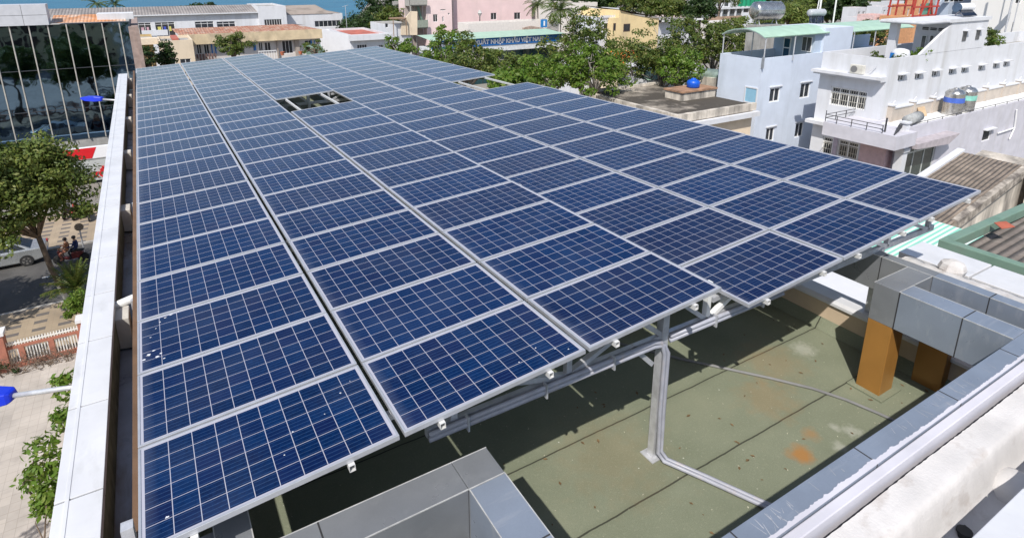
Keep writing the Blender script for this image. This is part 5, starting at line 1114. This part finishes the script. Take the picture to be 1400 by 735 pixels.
bd = thing('plywood_board', 'small plywood board leaning on the beige terrace parapet', 'board', (47.7,17.6,-6.4)); b = MB(); b.poly((47.2,17.35,-6.38),(48.2,17.35,-6.38),(48.3,17.7,-5.75),(47.35,17.7,-5.75)); b.poly((47.2,17.38,-6.38),(47.35,17.73,-5.75),(48.3,17.73,-5.75),(48.2,17.38,-6.38)); b.build('board', mat('plywood', (.55,.40,.25), .8), bd)
dr = thing('pipe_run', 'white drain pipe with an elbow on the lilac wall at the right', 'pipe', (57,15.7,-7)); p0, p1, p2 = at(1365,182,1,15.7), at(1387,175,1,15.7), at(1390,150,1,15.7); p3_ = at(1380,190,1,15.7); b = MB(); b.tube([p0,p1,p2], .06, 8); b.tube([p1,p3_], .05, 8); b.build('pipe', pvc, dr)
# plants on the white roof
for i, (x, y, z, rx, rz_, m_, lab) in enumerate(((44.2,19.6,-2.4,.55,.45,leaf_mid,'small leafy pot plant left of the white drum on the roof terrace'),(45.6,18.7,-2.35,.5,.4,leaf_mid,'low leafy plant beside the white drum on the roof terrace'),(47.9,18.5,-2.1,.75,.6,leaf_bright,'bushy bright plant below the shaded roof room'),(58.4,18.7,-1.5,1.1,1.0,leaf_mid,'climbing bush spilling over the parapet at the right'),(60.8,18.9,-1.7,1.0,.7,leaf_bright,'lighter bush beyond the climbing one at the far right parapet'))):
    t = thing('roof_plant', lab, 'plant', (x,y,-2.97)); rs = np.random.RandomState(80+i); cs = [(x+rs.normal()*rx*.5,y+rs.normal()*rx*.35,z+rs.normal()*rz_*.45) for _ in range(16)]; b = MB(); b.lathe([(.15,0),(.25,.35)], (x,y,-2.96), 10); b.build('pot', mat('terracotta', (.5,.16,.08), .8), t); leaves_mesh('foliage', cs, .35, 45, .2, 90+i, m_, t)
dm = thing('water_drum', 'rounded white drum standing on the roof terrace before the shaded room', 'drum', (46.3,19.0,-2.97)); b = MB(); b.lathe([(.55,0),(.6,.2),(.6,1.0),(.5,1.25),(.2,1.35)], (46.3,19.0,-2.96), 20); b.build('drum', white_wall, dm, smooth=True); b = MB(); b.box(45.62,45.7,19.1,19.35,-2.9,-1.9); b.build('blue_strip', bs, dm)
bwall = mat('ivory white plaster', (.78,.76,.73), .85, var=.03, scale=.4)
p = at(1327,5,1,29); house('tall_white_block', 'tall blank white block behind the white house with a dark slit window', 'building', p.x, p.x+26, 24, 29, 7, bwall, front=[rect(1391,-8,1396,5,1,24,mull=0,glass=dark_opening),(at(1385,30,1,24).x,at(1388,30,1,24).x,at(1385,48,1,24).z,at(1385,30,1,24).z,dict(mull=0,glass=dark_opening))], parapet=.3)
dp = thing('drain_pipe', 'long grey drain pipe down the tall white block', 'pipe', (p.x+9,23.9,-3)); b = MB(); q0, q1 = at(1384,0,1,23.9), at(1375,55,1,23.9); b.tube([(q0.x,23.9,6.5),(q0.x,23.9,-2.2)], .09, 8); b.tube([(q0.x+1.6,23.9,6.5),(q0.x+1.6,23.9,-2.2)], .05, 6); b.build('pipe', galv, dp)
htank('white solar water heater with a dark end on the roof slab', (55.2,19.3,.98), 1.9, .32, .33, (1,-.1,0), mat('white enamel', (.75,.76,.78), .3), True)
e_ = MB(); e_.lathe([(.33,-.06),(.33,.06)], (54.2,19.4,.98), 18, 0); tag(e_.build('heater_cap', mat('slate blue cap', (.06,.10,.16), .5)), 'round slate blue cap on the end of the white water heater', 'cap')
rf = thing('red_rooftop_swing', 'red steel frame structure on the roof behind the white slab', 'frame', (52,20.5,.33)); b = MB()
for x in (50.3,51.4,52.6,53.7): b.bar((x,20.6,.33),(x+.12,20.6,1.75),.1); b.bar((x,22.4,.33),(x+.12,22.4,1.75),.1)
b.bar((50.2,20.6,1.05),(54.0,20.6,1.05),.12); b.bar((50.2,22.4,1.05),(54.0,22.4,1.05),.12); b.bar((50.3,20.6,.4),(53.8,20.6,.4),.1); b.bar((51.4,20.6,.4),(52.0,20.6,1.6),.09); b.bar((53.2,20.6,.4),(52.7,20.6,1.6),.09); b.bar((50.4,20.6,1.6),(50.4,22.4,1.6),.1); b.bar((53.8,20.6,1.6),(53.8,22.4,1.6),.1); b.build('frame', red_paint, rf)
b = MB(); b.box(51.6,53.3,20.7,20.75,.4,1.3); b.build('panel', mat('green glass panel', (.1,.3,.22), .3), rf)
house('grey_blue_house', 'grey blue house wall seen over the roof slab beside the red frame', 'building', at(1278,10,1,33.5).x, at(1330,10,1,32).x, 32, 33.5, 6, mat('grey blue plaster', (.42,.48,.58), .85, var=.04), front=[rect(1283,-6,1287,2.5,1,32,mull=0),rect(1293,-8,1318,2.5,1,32,mull=3,glass=dark_opening)], parapet=.3)
htank('big ribbed steel tank lying on the roof behind the blue house', (50.0,33.0,.25), 3.0, .82, -1.6, (.9,-.3,0))
tk = thing('tank_plinth', 'grey cement block under the big lying steel tank', 'plinth', (50,33,-8)); b = MB(); b.box(48.4,51.6,32.2,33.8,GZ,-1.0); b.build('block', grey_wall, tk)
fp = thing('flag_pole', 'tall pale pole standing beside the big lying steel tank', 'pole', (50.6,31.0,-3)); q = at(1118,34,1,31); b = MB(); b.tube([(q.x,31,GZ),(q.x,31,5.5)], .09, 8); b.tube([(q.x-.5,31,-1),(q.x-.1,31,4)], .05, 6); b.build('pole', white_steel, fp)
htank('grey solar water heater on a lattice stand behind the blue house', (54.2,30.8,.05), 2.0, .33, -1.5, (1,-.15,0), mat('grey enamel', (.42,.44,.47), .4), True)
b = MB(); q = deep(1142,10,56); b.tube([(q.x,q.y,-4),(q.x,q.y,6)], .07, 8); pm = thing('antenna_mast', 'white mast with small fittings beside the grey water heater', 'mast', (q.x,q.y,-4)); b.bar((q.x-.4,q.y,2.2),(q.x+.4,q.y,2.5),.08); b.build('mast', white_steel, pm)
pb = thing('plant_block', 'flat white roofed block carrying the grey water heater', 'building', (54,31,GZ)); b = MB(); b.box(51.7,58,30.1,33.8,GZ,-1.5); b.build('wall', white_wall, pb)
# far bits of town at the upper right
rs = np.random.RandomState(31); walls = [white_wall, cream_wall, white_wall, yellow_wall, mat('faded orange', (.62,.32,.16), .85), mat('pale pink far', (.7,.5,.48), .85)]
nm = ['cream','ochre','rose','white','orange','pale']
k = 0; sites = [(1178,16,95,5,3),(1196,10,105,6,4),(1212,14,88,4,2.5),(1228,8,110,6,4),(1245,12,92,4,3),(1262,6,115,6,5),(1205,24,76,5,1.6),(1235,26,74,4,1.5),(1186,27,80,4,1.4),(1330,0,130,8,6),(1070,14,110,7,2),(1040,20,100,6,1.2)]
LB = ['small far house above the second green canopy, its left neighbour a tree','far house with a flat top behind the second green canopy','far low house left of the red frame near the lamp posts','far taller house just left of the red frame','far house glimpsed between the legs of the red frame','far house right behind the red frame top','long low far shed nearest to the second green canopy','low far shed behind the white roof slab','low far kiosk behind the grey water heater','far block hidden behind the tall white block','far grey store beside the big lying tank','far low store beside the hotel wall']
for (u, v, D, wd, hh) in sites:
    c_ = deep(u, v, D); wd *= .62; hh *= .7; m_ = walls[rs.randint(len(walls))]
    house('far_house', LB[k], 'building', c_.x-wd/2, c_.x+wd/2, c_.y, c_.y+2.2, c_.z+hh*.3, m_, front=[(c_.x-wd*.3,c_.x-wd*.1,c_.z-hh*.5,c_.z),(c_.x+wd*.1,c_.x+wd*.3,c_.z-hh*.5,c_.z)], parapet=.2, deck=mat('far tile roof', (.45,.2,.1), .9, var=.3, scale=.6)); k += 1
# flat stained roof with tanks, between the array and the blue house
sr = thing('stained_roof_house', 'low house with a dark stained flat roof and grimy upstand walls beside the array', 'building', (33,28,GZ))
b = MB(); b.box(29.6,37.2,23.8,33.5,GZ,-5.52); b.build('wall', cream_wall, sr)
stn = mat('stained roof screed', (.40,.35,.29), .95, var=.25, scale=.7, dirt=(.05,.042,.033), dirt_amt=.95, dirt_scale=(.20,.20,.20), dirt_th=(.34,.46), bump=.2)
b = MB(); b.poly((29.65,23.85,-5.5),(37.15,23.85,-5.5),(37.15,33.4,-5.5),(29.65,33.4,-5.5)); b.build('roof', stn, sr)
b = MB(); b.box(29.4,29.75,23.6,33.5,-5.75,-5.38); b.box(29.75,37.3,23.6,23.9,-5.9,-5.38); b.box(29.4,37.3,33.3,33.6,-5.7,-5.3); b.build('parapet', grimy_wall, sr)
b = MB(); b.box(29.1,37.4,23.3,23.6,-6.3,-5.95); b.build('ledge', white_wall, sr)
gr = thing('grimy_tank_room', 'grimy little roof room with a rusty top carrying a blue tank', 'building', (34.5,27.5,-5.5)); p0, p1 = at(931,150,1,27.2), at(978,152,1,27.2); zt_ = at(945,126,1,27.2).z
b = MB(); b.box(p0.x,p1.x-.2,27.2,28.9,-5.5,zt_); b.build('wall', grimy_wall, gr); b = MB(); b.box(p0.x-.1,p1.x-.1,27.1,29.0,zt_,zt_+.12); b.build('roof', mat('rusty screed', (.36,.21,.13), .9, var=.3, scale=1.5), gr)
bt = thing('blue_tank', 'squat blue plastic water tank on the grimy roof room', 'water tank', (p0.x+1.0,28.6,zt_+.14)); q = at(947,125,1,28.0); b = MB(); b.lathe([(.40,0),(.48,.08),(.47,.24),(.5,.34),(.45,.5),(.29,.6),(.18,.62),(.18,.7),(.06,.72)], (q.x,28.0,zt_+.12), 24); b.build('tank', blue_plastic, bt, smooth=True)
htank('greenish steel tank lying beside the blue house wall', (at(972,104,1,31.5).x,31.5,at(972,104,1,31.5).z), 2.2, .6, -4.9, (.4,-1,0), mat('greenish steel', (.30,.38,.33), .35, .5, var=.25, scale=2)); tk = thing('tank_pier', 'grimy pier under the greenish lying tank', 'plinth', (38.2,31.5,GZ)); b = MB(); q = at(972,104,1,31.5); b.box(q.x-.7,q.x+.7,30.6,32.4,GZ,-4.9); b.build('block', grimy_wall, tk)
gs = thing('green_shed_roof', 'pale green flat sheet roof behind the stained roof', 'roof', (36,35.5,GZ)); p0, p1 = at(885,127,1,34.5), at(935,121,1,34.5); b = MB(); b.poly((p0.x,34.5,-5.3),(p1.x+2,34.5,-5.3),(p1.x+2,38.5,-4.9),(p0.x+1.5,38.5,-4.9)); b.build('roof_sheet', green_metal, gs); b = MB(); b.box(p0.x+.3,p1.x+1.5,34.7,38,GZ,-5.4); b.build('wall', white_wall, gs)
ow = thing('orange_awning', 'bright orange awning glimpsed between the trees under the yellow house', 'awning', (at(872,78,1,58).x,58,GZ)); h = rect(846,74,880,83,1,58); b = MB(); b.poly((h[0],57,h[2]),(h[1],57,h[2]-.3),(h[1],60,h[3]),(h[0],60,h[3]+.2)); b.build('sheet', mat('orange awning cloth', (.75,.17,.03), .7), ow); b = MB(); b.box(h[0]+.2,h[0]+.3,57.2,57.3,GZ,h[2]); b.box(h[1]-.3,h[1]-.2,57.2,57.3,GZ,h[2]-.3); b.build('post', galv, ow)
for i, (u, v, w_, hh, y) in enumerate(((800,100,30,30,60),(855,105,40,28,56),(905,98,40,30,52),(945,96,30,40,50))):
    c_ = at(u, v, 1, y); s_ = FPX/((c_-CAM).dot(CF)); house('street_shop', ['pale shop front hidden behind the tallest bright tree','pale shop under the orange awning','white shop front glimpsed through the trees left of the blue tank','white wall behind the trees above the blue tank','pale shop front behind the trees right of the bank','pale house behind the leftmost trees'][i], 'building', c_.x-w_/s_/2, c_.x+w_/s_/2, y, y+5, c_.z+hh/s_*.4, [white_wall, cream_wall, white_wall, white_wall, cream_wall, white_wall][i], front=[(c_.x-w_/s_*.3,c_.x+w_/s_*.3,c_.z-hh/s_*.6,c_.z+.2)], parapet=.3)
# tiled roof house
tr = thing('tile_roof_house', 'old house with a grey brown tiled roof, a stained gable wall and a barred window', 'building', (27,6.5,GZ))
tile = ribbed('old clay tiles', (.25,.205,.165), .17, 1, .7, .95, dirt=(.10,.085,.075), dirt_amt=.75, var=.25, scale=1.2, row=(0,.34))
b = MB(); sl2 = .22; 
def tz(x): return -4.0-(30.0-x)*sl2
nx, ny = 60, 120; 
for i in range(nx+1):
    x = 23.2+(30.0-23.2)*i/nx
    for j in range(ny+1):
        y = 5.45+(7.75-5.45)*j/ny; b.v.append((x,y,tz(x)+.035*abs(math.sin(math.pi*y/.17))*.6+.012*math.sin(x*5+y*2)))
for i in range(nx):
    for j in range(ny): a = i*(ny+1)+j; b.f.append((a,a+1,a+ny+2,a+ny+1))
b.build('tile_roof', tile, tr)
b = MB(); 
for x0,x1 in ((23.2,30.1),): b.prism([(x0,tz(x0)+.12),(x1,tz(x1)+.12),(x1,tz(x1)-.1),(x0,tz(x0)-.1)], 1, 7.72, 8.0)
b.build('rake_coping', white_wall, tr)
b = MB(); b.prism([(24.5,tz(24.5)-.06),(31.5,tz(30)-.06),(31.5,GZ),(24.5,GZ)], 1, 5.6, 7.6); b.build('gable_wall', grimy_wall, tr)
b = MB(); b.prism([(24.6,tz(24.6)+.04),(30.0,tz(30.0)+.04),(30.0,tz(30)-.28),(24.6,tz(24.6)-.3)], 1, 5.35, 5.59); b.build('verge', mat('crumbling lime verge', (.45,.40,.34), .95, var=.3, scale=3, dirt=(.10,.085,.075), dirt_amt=.9, dirt_scale=(2,2,2), dirt_th=(.42,.6)), tr)
b = MB(); b.box(21.5,24.48,5.61,7.6,GZ,tz(24)-.10); b.build('white_wall', white_wall, tr)
h = rect(1276,283,1303,313,1,4.36); h = (h[0],h[1],at(1297,309,1,4.36).z,at(1296,290,1,4.36).z); b = MB(); b.box(22.3,24.3,5.55,5.60,-6.75,-5.8); w_ = b.build('window', dark_opening, tr); b = MB()
for x in np.arange(22.35, 24.3, .16): b.box(x,x+.035,5.51,5.545,-6.75,-5.8)
b.build('grille', mat('rusty bars', (.25,.16,.10), .8), w_)
ow2 = thing('stained_wall', 'tall stained wall with a pale patched top right of the tiled roof', 'wall', (33,4,GZ)); b = MB(); b.prism([(30.1,-4.35),(31.4,-4.0),(36,-3.6),(36,GZ),(30.1,GZ)], 1, 5.0, 5.34); b.build('wall', grimy_wall, ow2); b = MB(); b.prism([(30.1,-4.0),(31.4,-3.72),(36,-3.3),(36,-3.62),(31.4,-4.02),(30.1,-4.37)], 1, 4.95, 5.36); b.build('patched_top', mat('limewash patch', (.66,.62,.55), .95, var=.2, scale=2.5), ow2)
# green edged roof
ge = thing('green_rimmed_house', 'low house with a grey green painted roof rim and dark corrugated sheets inside', 'building', (18,1,GZ))
b = MB(); b.box(15.42,22,-3,2.25,GZ,-3.15); b.build('wall', grimy_wall, ge)
b = MB(); b.box(15.45,15.68,-3.2,2.3,-2.74,-2.5); b.box(15.68,22.2,2.08,2.3,-2.74,-2.5); b.build('roof_rim', teal_paint, ge, bevel=.02)
b = MB(); b.box(15.48,15.66,-3.2,2.26,-3.2,-2.741); b.build('rim_base', grimy_wall, ge)
corr = ribbed('dark corrugated sheet', (.17,.145,.13), .2, 1, .9, .9, dirt=(.28,.25,.22), dirt_amt=.6, scale=1.5)
b = MB(); b.poly((15.6,-3,-2.98),(22,-3,-2.66),(22,2.2,-2.66),(15.6,2.2,-2.98)); b.build('roof_sheet', corr, ge)
b = MB(); p = at(1371,309,2,-2.45); b.poly((p.x-.2,p.y-.06,-2.45),(p.x+.12,p.y-.2,-2.42),(p.x+.22,p.y+.03,-2.38),(p.x-.06,p.y+.17,-2.4)); b.poly((p.x-.2,p.y-.06,-2.46),(p.x-.06,p.y+.17,-2.41),(p.x+.22,p.y+.03,-2.39),(p.x+.12,p.y-.2,-2.43)); rs_ = tag(b.build('loose_sheet', mat('red oxide sheet', (.36,.10,.06), .7, var=.2)), 'loose red oxide sheet lying on the green roof rim', 'sheet')
b = MB(); b.box(16.8,17.6,-1.0,-.3,-3,-1.95); ch = thing('chimney_block', 'small concrete block on the dark corrugated roof at the right edge', 'chimney', (17.2,-.6,-3)); b.build('block', grey_wall, ch); b = MB(); b.box(16.7,17.7,-1.1,-.2,-1.95,-1.85); b.build('cap', mat('brown slab', (.36,.26,.17), .9), ch)
wnb = thing('white_coping_wall', 'long white topped neighbour wall running along the right parapet', 'wall', (11.6,-1,GZ))
b = MB(); b.box(11.35,11.85,-6,1.15,GZ,-1.42); b.build('wall', cream_wall, wnb)
for y0,y1 in ((-6,.1),(.13,1.2)): 
    b = MB(); b.box(11.2,12.0,y0,y1,-1.42,-1.3); b.build('coping', acp_pale, wnb, bevel=.01)
aw = thing('striped_awning', 'green and white striped awning between the array and the tiled house', 'awning', (19,4,-5)); m = bpy.data.materials.new('striped sheet'); g = G(m); f_ = g.math('FRACT', g.math('DIVIDE', g.sep(g.pos())[1], .15)); g.l(g.mix(g.math('LESS_THAN', f_, .5), (.72,.76,.74), (.25,.60,.47)), g.b.inputs['Base Color'])
b = MB(); b.poly((16.2,2.4,-4.3),(16.2,5.6,-4.3),(20.6,5.6,-3.95),(20.6,2.4,-3.95)); b.build('sheet', m, aw); b = MB(); b.box(16.3,16.4,2.5,2.6,GZ,-4.35); b.box(20.4,20.5,5.4,5.5,GZ,-4.05); b.build('post', galv, aw)
op = thing('old_parapet', 'crumbling white topped parapet right behind the grey clad frame', 'wall', (9.2,-.6,GZ)); rs = np.random.RandomState(12)
b = MB(); b.box(9.02,9.5,-4,.25,GZ,-.72); b.build('wall', mat('pink brown render', (.45,.36,.30), .9, var=.2, scale=2, dirt=(.2,.15,.12), dirt_amt=.6), op)
b = MB(); n = 60
for i in range(n+1):
    y = -4+4.3*i/n
    for (x, z) in ((8.98,-.74),(8.98,-.60),(9.12,-.55),(9.35,-.55),(9.55,-.62),(9.55,-.74)): b.v.append((x+rs.uniform(-.015,.015),y,z+rs.uniform(-.018,.018)))
for i in range(n):
    for k in range(5): a = i*6+k; b.f.append((a,a+1,a+7,a+6))
b.build('lime_top', plast, op, smooth=True)
b = MB(); q = at(1303,362,2,-.5); b.lathe([(.13,-.68),(.17,-.55),(.14,-.47),(.05,-.43)], (q.x,q.y,0), 10); b.build('rubble_lump', plast, op)
lr_ = thing('low_roof', 'low pale roof with rubble glimpsed in the gap under the grey frame', 'building', (11,4,GZ)); b = MB(); b.box(9.2,16,1.3,12,GZ,-4.6); b.build('wall', white_wall, lr_); b = MB(); b.box(10.6,10.85,3.0,8.5,-4.6,-3.5); b.build('white_upstand', white_wall, lr_); b = MB(); b.bar((9.3,2.2,-3.0),(10.8,2.2,-3.3),.28); b.build('brick_ridge', mat('crumbling brick', (.42,.31,.25), .95), lr_)
# ------------------------------------------------------------------ trees between the array and the far houses
def crown(u, v, D): return deep(u, v, D)
T = [ # u, v centre, depth, radii(x,y,z), material, clumps, leaf, label
 (545,66,70,(1.9,1.6,1.6),leaf_bright,26,'small bright flowering tree behind the far right corner of the array',.35),
 (608,72,64,(2.3,2.2,2.6),leaf_bright,46,'bright green tree left of the blue sign',.2),
 (642,86,56,(2.6,2.4,2.2),leaf_mid,60,'broad tree hiding the left half of the blue sign',.25),
 (690,97,52,(2.6,2.4,1.9),leaf_olive,62,'olive tree standing under the word on the blue sign',.25),
 (632,96,50,(2.2,2.0,1.5),leaf_mid,44,'low bush like tree along the far edge of the array',.1),
 (728,102,52,(2.4,2.2,1.7),leaf_olive,50,'thin olive tree with grey branches in front of the bank glass',.35),
 (794,72,50,(3.0,2.9,3.7),leaf_mid,78,'tallest bright tree in the middle with a wide crown',.25),
 (812,98,46,(2.9,2.5,2.0),leaf_bright,70,'bright green leafy tree close behind the array edge',.1),
 (752,104,45,(2.7,2.3,1.7),leaf_bright,56,'lower bright tree right of the missing panel gap',.1),
 (866,86,54,(2.8,2.4,2.7),leaf_olive,56,'sparse tree in front of the yellow house',.4),
 (905,84,52,(2.7,2.5,2.8),leaf_mid,60,'sparse tree with shops showing through its crown',.4),
 (942,62,60,(3.0,2.8,3.0),leaf_mid,60,'tall tree beside the white shed',.3),
 (925,94,50,(2.0,2.0,1.7),leaf_bright,40,'yellowish green tree left of the blue house',.25),
 (975,70,62,(2.8,2.6,2.6),leaf_mid,56,'tree behind the left post of the curved canopy',.25),
 (1022,66,66,(3.0,2.7,2.4),leaf_olive,60,'tree seen through the curved canopy',.2),
 (1062,64,66,(2.4,2.2,2.2),leaf_olive,44,'tree seen beneath the right side of the curved canopy',.25),
 (1000,38,84,(3.0,2.4,1.6),leaf_olive,40,'treetop just above the curved canopy',.15),
 (1048,32,88,(2.8,2.3,1.5),leaf_mid,40,'treetop left of the big lying tank',.15),
 (692,117,32,(1.3,1.2,.9),leaf_bright,26,'green treetop showing through the missing panel gap at the far side',.0),
 (1188,52,72,(3.0,2.4,1.9),leaf_mid,56,'dark tree under the second green canopy',.15),
]
for i, (u, v, D, rad, m_, n, lab, ho) in enumerate(T):
    c_ = crown(u, v, D); tree(lab, (c_.x+.3,c_.y,GZ), c_, rad, m_, 100+i, int(n*1.25), 62, .26 if D < 60 else .30, .62, pale_bark, trunk_r=.2, group='trees behind the array', holes=ho, limbs=12, asp=1.9)
far = [(884,6,130,(8.5,5,3.6),leaf_mid,'broad rounded tree on the rise behind the yellow house'),(912,12,128,(5.5,4,2.6),leaf_mid,'smaller round tree right of the broad one'),(845,4,138,(7,5,4),leaf_dark,'dark tree behind the white rooftop room'),(815,4,142,(7,5,4.5),leaf_dark,'dark tall tree behind the ivory wall'),(780,-4,150,(8,5,4.5),leaf_dark,'dark treetop over the ivory wall'),(958,13,125,(3.5,3,2.4),leaf_dark,'dark green tree left of the hotel columns'),(1140,6,110,(5,4,4.5),leaf_mid,'tree behind the grey solar water heater'),(1160,12,104,(3.5,3,3.2),leaf_dark,'darker tree right of the white mast'),(1115,16,112,(4,3,3.2),leaf_olive,'tree behind the big lying steel tank'),(1080,22,100,(3.0,3,1.8),leaf_olive,'low tree left of the big lying tank'),(1215,2,150,(10,5,3),leaf_mid,'distant trees above the far orange houses'),(985,-4,190,(9,5,5),leaf_mid,'distant trees behind the hotel'),(1080,-4,190,(10,5,5),leaf_dark,'distant dark trees behind the far white house')]
for i, (u, v, D, rad, m_, lab) in enumerate(far):
    c_ = crown(u, v, D); tree(lab, (c_.x,c_.y,GZ), c_, rad, m_, 140+i, 90, 60, .62, 1.35, trunk_r=.35, group='far trees', limbs=6)
